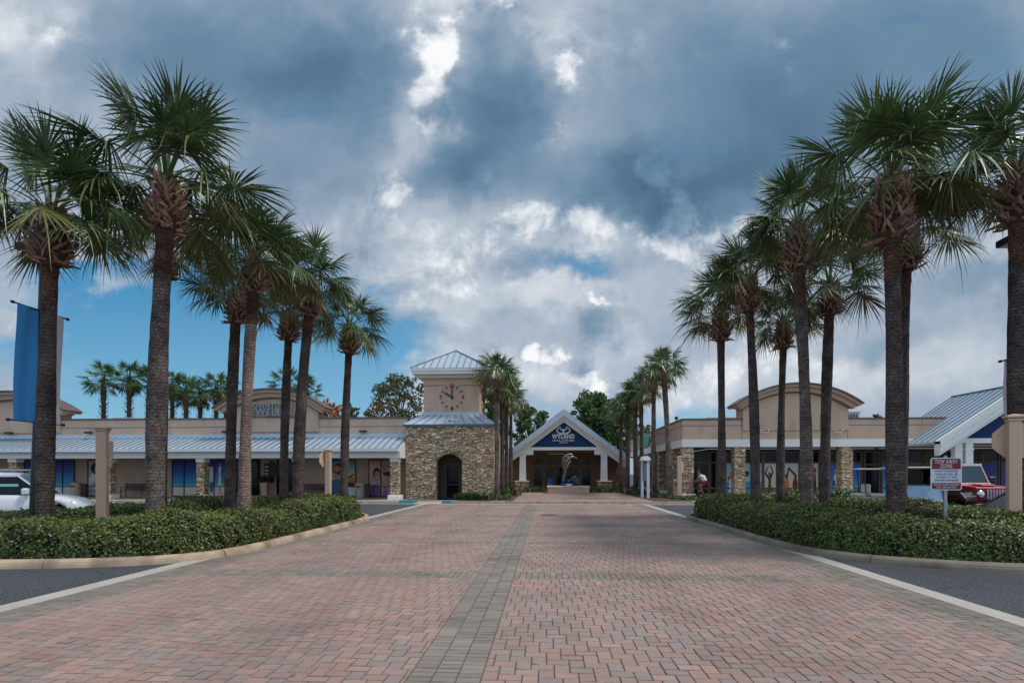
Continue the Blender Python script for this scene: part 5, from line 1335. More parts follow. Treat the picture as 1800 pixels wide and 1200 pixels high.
# ================================================================== broadleaf trees
def leaf_mat(name, c): return M(name, c, .5, .2, 3, attr=True, trans=.25)
def tree(name, label, px, Y, py_top, wpx, hsp, mat, seed, n=5200, leaf=.17, base_py=None, tint=None, gaps=.5, group=None, zb=None, aspect=1.0):
    rg = np.random.default_rng(seed); zc_ = ZC(px, Y); W = wpx/1000*zc_; top = ZP(py_top, px, Y)
    T = thing(name, label, 'tree', (XP(px, Y), Y, 0), 0, group)
    zb = zb if zb is not None else top*.38
    # limbs and clump centres
    b = MB(); bark = M('tree_bark', S(92, 78, 66), .95, .25, 5, .6, 30); b.tube([(0, 0, 0), (.05, 0, zb*.6), (0, .05, zb), (0, 0, zb+(top-zb)*.5)], [.28, .22, .17, .07], bark, 8)
    cl = []
    nc = 26
    for i in range(nc):
        u = rg.random(); th = i*2.4; zz = zb + (top-zb)*(.08+.84*((i+.5)/nc)); f = math.sin(math.pi*min(1, max(0.08, (zz-zb)/(top-zb)*.92+.04)))**.6
        rr = W/2*f*rg.uniform(.35, .92); c = np.array([rr*math.cos(th)*1.0, rr*math.sin(th), zz]); cl.append((c, rg.uniform(.11, .19)*W*aspect))
        b.tube([(0, 0, zb+(zz-zb)*.35), tuple(c*np.array([.5, .5, 1])-np.array([0, 0, (zz-zb)*.2])), tuple(c)], [.08, .05, .02], bark, 5)
    # twigs poking out
    for i in range(16):
        th = rg.random()*6.28; zz = zb+(top-zb)*rg.uniform(.3, 1.0); f = math.sin(math.pi*min(1, (zz-zb)/(top-zb)*.92+.04))**.6; rr = W/2*f*rg.uniform(.95, 1.08)
        cl.append((np.array([rr*math.cos(th), rr*math.sin(th), zz]), .06*W))
    b.build('trunk', T)
    w = np.array([c[1]**2 for c in cl]); w /= w.sum(); idx = rg.choice(len(cl), n, p=w)
    C = np.array([c[0] for c in cl])[idx]; rad = np.array([c[1] for c in cl])[idx]
    d = rg.normal(size=(n, 3)); d /= np.linalg.norm(d, axis=1)[:, None]
    P = C + d*(rad*rg.random(n)**.45)[:, None]*np.array([1, 1, .85])
    nn = d + rg.normal(0, .7, (n, 3)); nn /= np.linalg.norm(nn, axis=1)[:, None]
    a = np.cross(nn, rg.normal(size=(n, 3))); a /= np.linalg.norm(a, axis=1)[:, None]; c = np.cross(nn, a)
    s = leaf*rg.uniform(.6, 1.3, n)[:, None]
    V = np.stack([P-a*s, P+c*s*.55, P+a*s, P-c*s*.55], 1).reshape(-1, 3); F = np.arange(4*n).reshape(-1, 4)
    clump = rg.uniform(.7, 1.3, len(cl))[idx]; tn = np.ones((n, 3))*(clump*rg.uniform(.7, 1.35, n))[:, None]
    if tint is not None:
        k = (rg.uniform(0, 1, len(cl))[idx] < tint[1])[:, None]; tn = np.where(k, tn*np.array(tint[0]), tn)
    link('crown', fast_mesh('crown', V, F, mat, tn), T)
OLIVE = leaf_mat('leaf_olive', S(84, 88, 46)); RUST = leaf_mat('leaf_rust', S(178, 112, 62)); GREEN = leaf_mat('leaf_green', S(82, 108, 58)); DGREEN = leaf_mat('leaf_deep_green', S(74, 100, 54))
tree('deciduous_tree', 'airy olive and rust tinted tree left of the clock tower', 702, 52, 654, 108, 0, OLIVE, 3, n=3600, leaf=.17, tint=((1.8, 1.0, .7), .14), zb=4.0)
tree('deciduous_tree', 'small rust orange tree at the right foot of the jewelry arch', 577, 55, 700, 34, 0, RUST, 5, n=900, leaf=.17, zb=4.5)
tree('deciduous_tree', 'rust orange tree just left of the rightmost palm trunk of the left island', 596, 57, 710, 30, 0, RUST, 6, n=800, leaf=.17, zb=4.5)
tree('deciduous_tree', 'small dark green tree just right of the rightmost palm trunk of the left island', 621, 56, 709, 30, 0, DGREEN, 8, n=900, leaf=.17, zb=4.5)
tree('deciduous_tree', 'small green treetop peeping over the parapet left of the olive tree', 650, 58, 724, 22, 0, GREEN, 9, n=400, leaf=.15, zb=5.5)
tree('broadleaf_tree', 'dark green tree behind the left courtyard palms', 872, 66, 692, 52, 0, DGREEN, 12, n=2600, leaf=.22)
tree('broadleaf_tree', 'rounded green tree left of the blue gable', 930, 70, 710, 66, 0, GREEN, 13, n=3200, leaf=.22)
tree('broadleaf_tree', 'large dark green tree right behind the blue gable', 1046, 68, 687, 92, 0, DGREEN, 14, n=5600, leaf=.24)
tree('broadleaf_tree', 'green tree behind the right courtyard palms', 1088, 70, 712, 66, 0, GREEN, 15, n=3200, leaf=.22)
tree('broadleaf_tree', 'distant tree seen over the end of the courtyard wall near the round sign', 1122, 76, 738, 50, 0, GREEN, 16, n=1500, leaf=.2)
tree('broadleaf_tree', 'tiny treetop over the parapet between the right arch and the navy gable', 1541, 64, 727, 22, 0, GREEN, 17, n=500, leaf=.18, zb=5.5)

# ================================================================== hedges
HEDGE = M('hedge_leaf', S(92, 106, 48), .46, .22, 1.6, spec=.6, attr=True, trans=.15)
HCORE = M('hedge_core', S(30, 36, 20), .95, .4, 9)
def hedge(P, off0, off1, z0, z1, dens, label, seed, keep=None, closed=True, name='hedge'):
    """clipped hedge between two offsets left of path P: dark twiggy core and a skin of small leaves"""
    rg = np.random.default_rng(seed); P = resample(P, .25, closed); Nn = normals(P, closed)
    n = len(P); mid = (off0+off1)/2; hw = (off1-off0)/2; H = z1-z0
    wob = np.zeros(n); t = np.arange(n)*.25
    for f_, a_ in ((.9, .05), (2.1, .035), (4.7, .02)): wob += 1.35*a_*np.sin(f_*t+rg.random()*6)
    T = thing(name, label, 'hedge', (float(P[:, 0].mean()), float(P[:, 1].mean()), 0)); ofs = np.array([-P[:, 0].mean(), -P[:, 1].mean(), 0])
    prof = [(-.86, 0), (-.92, .35), (-.88, .72), (-.62, .90), (0, .94), (.62, .90), (.88, .72), (.92, .35), (.86, 0)]
    m = len(prof); V = np.zeros((n, m, 3))
    for j, (a, b_) in enumerate(prof):
        V[:, j, :2] = P + Nn*(mid+a*hw*.96)[..., None] if False else P + Nn*(mid+a*hw*.96); V[:, j, 2] = z0+(H+wob)*b_*.96
    F = [(i*m+j, ((i+1) % n)*m+j, ((i+1) % n)*m+j+1, i*m+j+1) for i in range(n if closed else n-1) for j in range(m-1)]
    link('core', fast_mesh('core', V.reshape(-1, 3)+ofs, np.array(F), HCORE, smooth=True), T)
    # leaves: density falls with distance from the road viewpoint, by the size a leaf shows
    per = 2*H+2*hw; N0 = int(n*.25*per*dens)
    s = rg.random(N0)*(n-1); i0 = s.astype(int); fr = (s-i0)[:, None]; i1 = (i0+1) % n
    C = P[i0]*(1-fr)+P[i1]*fr; NN = Nn[i0]*(1-fr)+Nn[i1]*fr; dist = np.hypot(C[:, 0], C[:, 1])
    ok = rg.random(N0) < np.clip((14.5/dist)**2.0, .10, 1)
    if keep is not None: ok &= keep(C)
    a = rg.random(N0)*math.pi
    hollow = np.sin(C[:, 0]*6.1+3*np.sin(C[:, 1]*2.9))*np.sin(C[:, 1]*5.7+a*3.1+2*np.sin(C[:, 0]*3.3))
    ok &= (hollow < .55) | (rg.random(N0) < .3)
    C, NN, i0, fr, dist, a = C[ok], NN[ok], i0[ok], fr[ok], dist[ok], a[ok]; N1 = len(C)
        # 0..pi across the section
    ca, sa = np.cos(a), np.sin(a); p = 3.6; k = (np.abs(ca)**p+np.abs(sa)**p)**(-1/p)
    w = wob[i0]; jit = rg.normal(0, .022, N1) + (rg.random(N1) < .05)*rg.uniform(.02, .09, N1)
    u = -ca*k*hw; v = sa*k*(H+w); ou, ov = -ca, sa
    pos = np.zeros((N1, 3)); pos[:, :2] = C + NN*(mid+u+ou*jit)[:, None]; pos[:, 2] = z0+v+ov*jit + rg.normal(0, .012, N1)
    pos[:, 2] = np.maximum(pos[:, 2], z0+.02)
    nrm = np.zeros((N1, 3)); nrm[:, :2] = NN*ou[:, None]; nrm[:, 2] = ov+.2; nrm += rg.normal(0, .55, (N1, 3)); nrm /= np.linalg.norm(nrm, axis=1)[:, None]
    q = np.cross(nrm, rg.normal(size=(N1, 3))); q /= np.linalg.norm(q, axis=1)[:, None]; r_ = np.cross(nrm, q)
    sz = (.027*rg.uniform(.6, 1.4, N1)*np.clip((dist/14.5)**.8, 1, 2.2))[:, None]
    V = np.stack([pos-q*sz, pos+r_*sz*.55, pos+q*sz, pos-r_*sz*.55], 1).reshape(-1, 3)+ofs
    F = np.arange(4*N1).reshape(-1, 4)
    patch = 1+.22*np.sin(C[:, 0]*2.3+pos[:, 2]*5)*np.cos(C[:, 1]*2.7)
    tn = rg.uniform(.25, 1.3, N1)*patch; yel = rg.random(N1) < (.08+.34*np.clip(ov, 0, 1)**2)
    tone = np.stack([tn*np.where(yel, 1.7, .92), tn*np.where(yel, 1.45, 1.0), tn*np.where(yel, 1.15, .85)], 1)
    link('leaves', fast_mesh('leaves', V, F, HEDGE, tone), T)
    return T
vis = lambda C: (np.abs(C[:, 0]) < 1.15*C[:, 1]+1.5)
hedge(KL, .36, 1.75, .13, .82, 2300, 'clipped green hedge ring around the left palm island', 1, vis)
hedge(KR, .32, 1.75, .13, .86, 2300, 'clipped green hedge ring around the right palm island', 2, vis)
# inner shrubs of the islands
def shrub(name, label, x, y, w, d, h, seed, mat=None, n=1500, z=.15, leaf=.045, cat='shrub', group=None, spiky=False, tone=1.0):
    rg = np.random.default_rng(seed); T = thing(name, label, cat, (x, y, z), 0, group)
    mat = mat or HEDGE
    if spiky:
        V = []; F = []; b = 0
        for i in range(n):
            px_, py_ = rg.uniform(-w/2, w/2), rg.uniform(-d/2, d/2); az = rg.random()*6.28; el = rg.uniform(.7, 1.5); L_ = h*rg.uniform(.6, 1.1); o = np.array([px_, py_, 0]); dd = np.array([math.cos(az)*math.cos(el), math.sin(az)*math.cos(el), math.sin(el)]); sd = np.array([-math.sin(az), math.cos(az), 0])*leaf*.4
            p1 = o+dd*L_*.55; p2 = o+dd*L_+np.array([math.cos(az), math.sin(az), -.4])*L_*.22
            V += [o-sd, o+sd, p1+sd, p1-sd, p2+sd*.2, p2-sd*.2]; F += [(b, b+1, b+2, b+3), (b+3, b+2, b+4, b+5)]; b += 6
        tn = np.repeat(rg.uniform(.5, 1.3, n), 2)[:, None]*np.ones(3)*tone
        link('foliage', fast_mesh('foliage', np.array(V), np.array(F), mat, tn), T); return T
    dd = rg.normal(size=(n, 3)); dd[:, 2] = np.abs(dd[:, 2]); dd /= np.linalg.norm(dd, axis=1)[:, None]
    P = dd*np.array([w/2, d/2, h])*(rg.uniform(.45, 1.0, n)**.5)[:, None]*(1+.12*np.sin(dd[:, 0]*7+seed))[:, None]; P[:, 2] += .02
    nn = dd+rg.normal(0, .6, (n, 3)); nn /= np.linalg.norm(nn, axis=1)[:, None]; a = np.cross(nn, rg.normal(size=(n, 3))); a /= np.linalg.norm(a, axis=1)[:, None]; c = np.cross(nn, a); s = leaf*rg.uniform(.7, 1.3, n)[:, None]
    V = np.stack([P-a*s, P+c*s*.6, P+a*s, P-c*s*.6], 1).reshape(-1, 3); F = np.arange(4*n).reshape(-1, 4); tn = rg.uniform(.45, 1.4, n)[:, None]*np.ones(3)*tone
    link('foliage', fast_mesh('foliage', V, F, mat, tn), T)
    return T
DLEAF = M('shrub_leaf', S(70, 96, 48), .45, .2, 2, spec=.5, attr=True, trans=.15)
# planted bed right of the tower door and its neighbours
def bed(x0, x1, y0, y1, z=.16, name='mulch_bed'):
    b = MB(); b.box(x0, x1, y0, y1, .0, z, MULCH); struct(name, b.build(name))
bed(-5.3, -3.12, 32.1, 33.95); bed(-3.1, -2.0, 32.1, 48, .165); bed(6.2, 8.5, 33.0, 47.5, .165); bed(8.55, 10.8, 32.6, 36.3, .165)
for i, (px, Y, w, h, lab) in enumerate([(812, 33.2, .75, .5, 'leftmost low spiky plant in the bed beside the tower door'), (826, 33.2, .7, .55, 'second spiky plant from the tower door'), (840, 33.2, .7, .52, 'spiky plant in the middle of the tower bed'), (853, 33.2, .7, .48, 'spiky plant at the right end of the tower bed')]):
    shrub('spiky_plant', lab, XP(px, Y), Y, w, .8, h, 30+i, DLEAF, 260, .16, .05, 'plant', 'spiky plants by the tower door', True)
for i, (px, Y, w, h, lab) in enumerate([(881, 33.6, .55, .32, 'low pale shrub at the front of the left courtyard bed'), (891, 34.2, .5, .35, 'small reddish green shrub at the tip of the left courtyard bed'), (888, 37, .9, .7, 'leafy shrub behind the left courtyard palms'), (899, 40, .9, .85, 'bright green shrub beside the left bench'), (889, 43.5, 1.0, .8, 'dark shrub at the far end of the left courtyard bed'),
        (932, 46.6, 1.3, .55, 'dark shrub to the right of the left stone pier'), (948, 47, 1.2, .5, 'dark low shrub left of the dolphin planter'), (1046, 46.8, 1.2, .55, 'dark shrub between the planter and the right stone pier'), (1064, 46.4, 1.3, .6, 'flowering shrub under the right stone pier'),
        (1083, 46, 1.0, .7, 'leafy shrub right of the right stone pier'), (1112, 44, 1.1, .6, 'shrub behind the right bench'), (1126, 42, .9, .5, 'shrub left of the directory stand'), (1160, 37, 1.1, .3, 'low shrub between the last courtyard palms'), (1150, 40.5, .9, .4, 'low shrub behind the directory stand'), (1192, 34.4, 1.0, .22, 'low ground plant in front of the corner column'), (1216, 34.2, 1.2, .25, 'low plant right of the corner column')]):
    shrub('shrub', lab, XP(px, Y), Y, w, .8, h, 60+i, DLEAF, 420, .16, .06, 'shrub', 'low shrubs in the courtyard beds', tone=(.8 if 5 <= i <= 9 else 1))
for i, (px, Y, lab) in enumerate([(1350, 34.8, 'dark hedge bush under the sunset window prints'), (1385, 34.8, 'dark hedge bush between two right island palms'), (1425, 34.8, 'dark hedge bush behind the speckled palm'), (1475, 34.8, 'dark hedge bush left of the second stone column'), (1506, 34.8, 'dark hedge bush at the shop door')]):
    shrub('bush', lab, XP(px, Y), Y, 1.9, .9, .62, 80+i, DLEAF, 600, .15, .07, 'bush', 'dark bushes along the right shopfront', tone=.7)

# ================================================================== signs and posts
def octagon(r): return [(r*math.cos(R(22.5+45*k))/math.cos(R(22.5)), r*math.sin(R(22.5+45*k))/math.cos(R(22.5))) for k in range(8)]
def sign_post(px, Y, py_top, label, w=.25, oct_=None, side=None, rz=0.0):
    x = XP(px, Y); h = ZP(py_top, px, Y)
    T = thing('sign_post', label, 'sign post', (x, Y, 0), rz, 'square tan sign posts')
    b = MB(); b.box(-w/2, w/2, -w/2, w/2, .0, h-.14, POSTT, bev=.012); b.build('post', T)
    c = MB(); c.box(-w/2-.02, w/2+.02, -w/2-.02, w/2+.02, h-.15, h-.09, POSTT, bev=.01); c.box(-w/2-.05, w/2+.05, -w/2-.05, w/2+.05, h-.088, h-.035, POSTT, bev=.012)
    c.add([(-w/2-.04, -w/2-.04, h-.035), (w/2+.04, -w/2-.04, h-.035), (w/2+.04, w/2+.04, h-.035), (-w/2-.04, w/2+.04, h-.035), (0, 0, h)], [(0, 1, 4), (1, 2, 4), (2, 3, 4), (3, 0, 4)], POSTT); c.build('cap', T)
    if oct_:
        ox, oy, oz, r, rot = oct_
        o = MB(); o.prism(octagon(r), -.02, .02, POSTT, 'y'); o.prism(octagon(r*.97), .021, .026, M('stop_red', S(170, 40, 40), .4), 'y')
        ob = o.build('sign_back', T, (ox, oy, oz), rot)
    if side:
        for (ox, oy, z0, z1, ww, rot) in side:
            o = MB(); o.box(-ww/2, ww/2, -.022, .022, z0, z1, POSTT, bev=.015); o.build('sign_back', T, (ox, oy, 0), rot)
    return T
sign_post(1782, 11.7, 727, 'tan square post with an octagonal sign back, at the right picture edge', .20, (.05, .16, 2.35, .34, R(-3)), rz=R(-22))
sign_post(180, 14.1, 748, 'tan square post with narrow sign backs, between the white SUV and the tallest left palm', .235, None, [(.16, .05, 2.12, 2.55, .16, R(55)), (.15, .04, 1.86, 2.06, .14, R(55))], rz=R(22))
sign_post(577, 26.2, 788.5, 'tan square post with an octagonal sign edge, between two palms before the couple print window', .24, (-.16, -.0, 2.36, .36, R(68)))
sign_post(1194, 35.2, 801, 'tan square post standing before the corner stone column', .26, None, [(.2, 0, 1.75, 2.4, .12, R(20))])

def tow_sign():
    px, Y = 1663, 12.3; x = XP(px, Y); zc_ = ZC(px, Y); k = zc_/1000
    z1 = ZP(804, px, Y); z0 = ZP(861, px, Y); w = 48.5*k; h = z1-z0
    T = thing('tow_away_sign', 'maroon and white tow away zone sign on a metal post in the right hedge', 'sign', (x, Y, .1), R(-8))
    AL = M('sign_aluminium', S(214, 218, 224), .4, .04, 3, metal=.2); MAR = M('sign_maroon', S(120, 22, 30), .4, .04, 3); WH = M('sign_white', S(204, 212, 222), .45, .03, 3); INK = M('sign_ink', S(52, 44, 78), .5)
    p = MB(); p.box(-.028, .028, .012, .05, .0, z1-.1+.04, M('galvanised_post', S(158, 166, 174), .4, .08, 20, metal=.6)); p.build('post', T)
    def rr(w_, h_, r, cz):
        out = []
        for (sx, sz, a0) in ((1, 1, 0), (-1, 1, 90), (-1, -1, 180), (1, -1, 270)):
            for q in range(6): a = R(a0+q*18); out.append((sx*(w_/2-r)+r*math.cos(a), cz+sz*(h_/2-r)+r*math.sin(a)))
        return out
    cz = (z0+z1)/2-.1
    b = MB(); b.prism(rr(w, h, .05, cz), -.004, .004, AL, 'y'); pl = b.build('panel', T)
    f = MB(); wi, hi = w*.925, h*.945; top = cz+hi/2; bot = cz-hi/2; s1 = top-hi*.345; s2 = bot+hi*.205
    f.prism([(-wi/2, s1), (wi/2, s1)]+[q for q in rr(wi, hi, .035, cz) if q[1] > s1+.001], -.0075, -.0045, MAR, 'y')
    f.prism([(-wi/2, s2+.008), (wi/2, s2+.008), (wi/2, s1-.008), (-wi/2, s1-.008)], -.0075, -.0045, WH, 'y')
    f.prism([q for q in rr(wi, hi, .035, cz) if q[1] < s2-.001]+[(wi/2, s2), (-wi/2, s2)], -.0075, -.0045, MAR, 'y')
    f.build('printed_face', pl)
    H = hi
    for s, sz, zz, mt, bo, sx in (('TOW AWAY', .112, top-H*.105, WH, .0015, 1.1), ('ZONE', .112, top-H*.25, WH, .0015, 1.1), ('UNAUTHORIZED', .052, s1-H*.065, INK, .0012, .98), ('VEHICLES WILL BE', .052, s1-H*.165, INK, .0012, .88), ('TOWED AT THE', .052, s1-H*.265, INK, .0012, .92), ("OWNER'S EXPENSE", .052, s1-H*.365, INK, .0012, .88),
                                ('WALTON COUNTY RECOVERY', .042, s2-H*.062, WH, .001, .92), ('CALL: 850-835-3381', .042, s2-H*.142, WH, .001, .95)):
        me = text_mesh(s, sz, mt, .001, bo, sx=sx)
        xs = [v.co.x for v in me.vertices]; wd = max(xs)-min(xs); lim = wi*(.80 if s == 'TOW AWAY' else .42 if s == 'ZONE' else .90)
        if wd > lim: me.transform(Matrix.Diagonal((lim/wd, 1, 1, 1)))
        o = link('sign_lettering', me, pl, (0, -.009, zz))
    return T
tow_sign()

# lamp posts with banners, one at each outer side
def lamp_post(px, Y, label, banners, lum_side, lean=0):
    x = XP(px, Y)
    T = thing('lamp_post', label, 'lamp post', (x, Y, .1), 0, 'parking lot lamp posts')
    H = 7.2; b = MB(); b.lathe([(.10, 0), (.085, 1.0), (.07, H-.2), (.075, H)], BLACK, 14); b.lathe([(.22, 0), (.22, .10), (.14, .16), (.11, .24)], BLACK, 14); b.build('pole', T)
    l = MB(); s = lum_side;  l.box(min(s*.20, s*.58), max(s*.20, s*.58), -.18, .18, H-.42, H-.26, DARKM, bev=.02); l.box(min(s*.05, s*.21), max(s*.05, s*.21), -.03, .03, H-.37, H-.31, DARKM); lu = l.build('lamp_head', T)
    l = MB(); l.box(min(s*.24, s*.54), max(s*.24, s*.54), -.14, .14, H-.428, H-.421, M('lamp_lens', S(190, 190, 180), .3)); l.build('lens', lu)
    for (dy, z0, z1, col, name, w) in banners:
        n = 1 if dy > 0 else -1
        for z in (z0, z1):
            r = MB(); r.tube([(0, n*.05, 0), (0, n*(w+.14), 0), (0, n*(w+.145), 0), (0, n*(w+.20), 0), (0, n*(w+.21), 0)], [.018, .018, .034, .034, .01], BLACK, 8)
            r.build('banner_arm', T, (0, 0, z))
        m = M(name, col, .75, .07, 2.0, .2, 4)
        bn = MB(); nz, ny = 24, 8; vs = []; fs = []
        for i in range(nz+1):
            for j in range(ny+1):
                t = i/nz; u = j/ny; vs.append((.02*math.sin(t*5+u*3)+.018*math.sin(u*9+t*2), n*(.06+w*u), z0+(z1-z0)*t))
        for i in range(nz):
            for j in range(ny): a = i*(ny+1)+j; fs.append((a, a+1, a+ny+2, a+ny+1))
        k = len(vs); vs += [(vx+.006, vy, vz) for vx, vy, vz in vs]; fs += [(d+k, c+k, b_+k, a+k) for a, b_, c, d in fs]
        bn.add(vs, fs, m, True); bn.build('banner', T)
    return T
lp = lamp_post(57, 12.6, 'black lamp post with a blue and a white banner behind the left edge palm', [(-1, 2.80, 5.40, S(70, 164, 236), 'banner_blue', .55), (1, 2.80, 5.40, S(214, 214, 226), 'banner_white', .55)], -1)
lp.rotation_euler = (0, R(2.4), 0)
lamp_post(1807, 13.6, 'black lamp post with a pale banner hidden behind the right edge palm', [(1, 2.95, 4.3, S(214, 214, 226), 'banner_white', .62), ], -1)

# ================================================================== courtyard things
def bench(px, Y, rz, w, label, col, z=.15, group='park benches'):
    T = thing('park_bench', label, 'bench', (XP(px, Y), Y, z), rz, group); m = M('bench_%d' % col[0], S(*col), .55, .12, 6)
    s = MB(); [s.box(-w/2, w/2, -.02-.09*i, .06-.09*i, .43, .46, m) for i in range(5)]; s.build('seat', T)
    b = MB()
    for i in range(4): b.obox((-w/2, .10+.022*i, .53+.1*i), (w/2, .10+.022*i, .53+.1*i), .085, .025, m, up=(0, .2, 1)) if False else b.box(-w/2, w/2, .09+.022*i, .115+.022*i, .50+.1*i, .58+.1*i, m)
    b.build('backrest', T)
    for s_ in (-1, 1):
        l = MB(); x = s_*(w/2-.05); l.obox((x, -.36, 0), (x, -.32, .43), .04, .04, BLACK); l.obox((x, .14, 0), (x, .06, .45), .04, .04, BLACK); l.obox((x, .06, .45), (x, .19, .92), .04, .035, BLACK); l.obox((x, -.38, .42), (x, .10, .42), .04, .03, BLACK); l.obox((x, -.40, .64), (x, .14, .66), .05, .03, BLACK); l.obox((x, -.37, .42), (x, -.38, .64), .035, .03, BLACK)
        l.build('side_frame', T)
bench(237, 36.2, 0, 1.5, 'dark park bench against the tan wall left of the tallest palm', (58, 44, 40))
bench(550, 36.2, 0, 1.5, 'brown park bench against the wall left of the guitar print window', (84, 44, 38))
bench(912, 39.5, R(-90), 1.7, 'red brown bench at the left side of the brick courtyard', (104, 52, 40), .155)
bench(1101, 40.5, R(90), 1.7, 'red brown bench at the right side of the brick courtyard', (92, 46, 38), .155)
def bins(px, Y, label, px2, label2):
    T = thing('litter_bin', label, 'litter bin', (XP(px, Y), Y, .15), 0, 'cream litter bins by the shop wall'); m = M('bin_cream', S(190, 178, 166), .7, .06, 5, .2, 60)
    b = MB(); b.lathe([(.28, 0), (.31, .03), (.31, .82), (.30, .86)], m, 24); b.build('body', T)
    b = MB(); b.lathe([(.32, .86), (.33, .90), (.26, .97), (.12, 1.0), (.11, .98), (.001, .98)], m, 24); b.box(-.13, .13, -.34, -.27, .66, .76, BLACK); b.build('lid', T)
    T = thing('ash_bin', label2, 'ash bin', (XP(px2, Y), Y+.15, .15), 0, 'brown ash bins by the shop wall'); m = M('bin_brown', S(82, 58, 48), .6, .1, 5)
    b = MB(); b.box(-.13, .13, -.13, .13, 0, .82, m, bev=.02); b.build('body', T); b = MB(); b.box(-.15, .15, -.15, .15, .822, .88, BLACK, bev=.02); b.build('lid', T)
bins(134, 35.9, 'cream litter bin beside the beach print window on the far left', 146, 'brown ash bin right of the far left litter bin')
bins(633, 35.9, 'cream litter bin between the guitar print and the couple print windows', 645, 'brown ash bin right of the litter bin before the couple print window')
def pot_plant():
    T = thing('planter_pot', 'tall square tan planter with drooping plant between the jewelry doors', 'planter', (XP(466, 36.0), 36.0, .15)); b = MB()
    b.add([(-.18, -.18, 0), (.18, -.18, 0), (.18, .18, 0), (-.18, .18, 0), (-.23, -.23, .95), (.23, -.23, .95), (.23, .23, .95), (-.23, .23, .95)], [(0,3,2,1),(4,5,6,7),(0,1,5,4),(1,2,6,5),(2,3,7,6),(3,0,4,7)], STUCCO2); b.box(-.25, .25, -.25, .25, .952, 1.0, STUCCO2); b.build('pot', T)
    shrub('potted_plant', 'dark drooping plant in the tall square planter', XP(466, 36.0), 36.0, .9, .6, .55, 91, DLEAF, 200, 1.12, .06, 'plant', None, True, .6)
    T = thing('planter_pot', 'small round pot with a yellow green plant before the blue jewelry door', 'planter', (XP(506, 35.6), 35.6, .15)); b = MB(); b.lathe([(.12, 0), (.2, .3), (.21, .34), (.17, .34), (.15, .28), (.001, .28)], M('pot_blue', S(44, 54, 92), .4), 18); b.build('pot', T)
    shrub('potted_plant', 'small yellow green plant in the round pot', XP(506, 35.6), 35.6, .4, .4, .3, 92, HEDGE, 120, .45, .04, 'plant', None, True)
pot_plant()
def directory():
    Y = 36.5; x0, x1 = XP(1130.5, Y), XP(1137.5, Y)
    T = thing('directory_stand', 'white two post directory stand with a rounded roof in the courtyard', 'directory stand', ((x0+x1)/2, Y, .15)); w = (x1-x0)/2
    BW = M('directory_white', S(206, 216, 230), .5, .04, 3)
    for s, dy in ((-1, .35), (1, -.35)):
        b = MB(); b.box(s*w-.08, s*w+.08, dy-.08, dy+.08, 0, 2.38, BW, bev=.012); b.build('post', T)
    p = MB(); p.obox((-w*.8, .25, 1.65), (w*.8, -.25, 1.65), .05, 1.1, M('directory_panel', S(110, 132, 158), .3, .35, 6)); p.build('map_panel', T)
    r = MB(); n = 14; r.prism([(w*1.0*math.cos(math.pi*k/n)*1.9, 2.40+.26*math.sin(math.pi*k/n)) for k in range(n+1)], -.62, .62, WHITE2, 'y'); r.box(-w*2.1, w*2.1, -.66, .66, 2.36, 2.395, BW); r.build('roof', T)
directory()
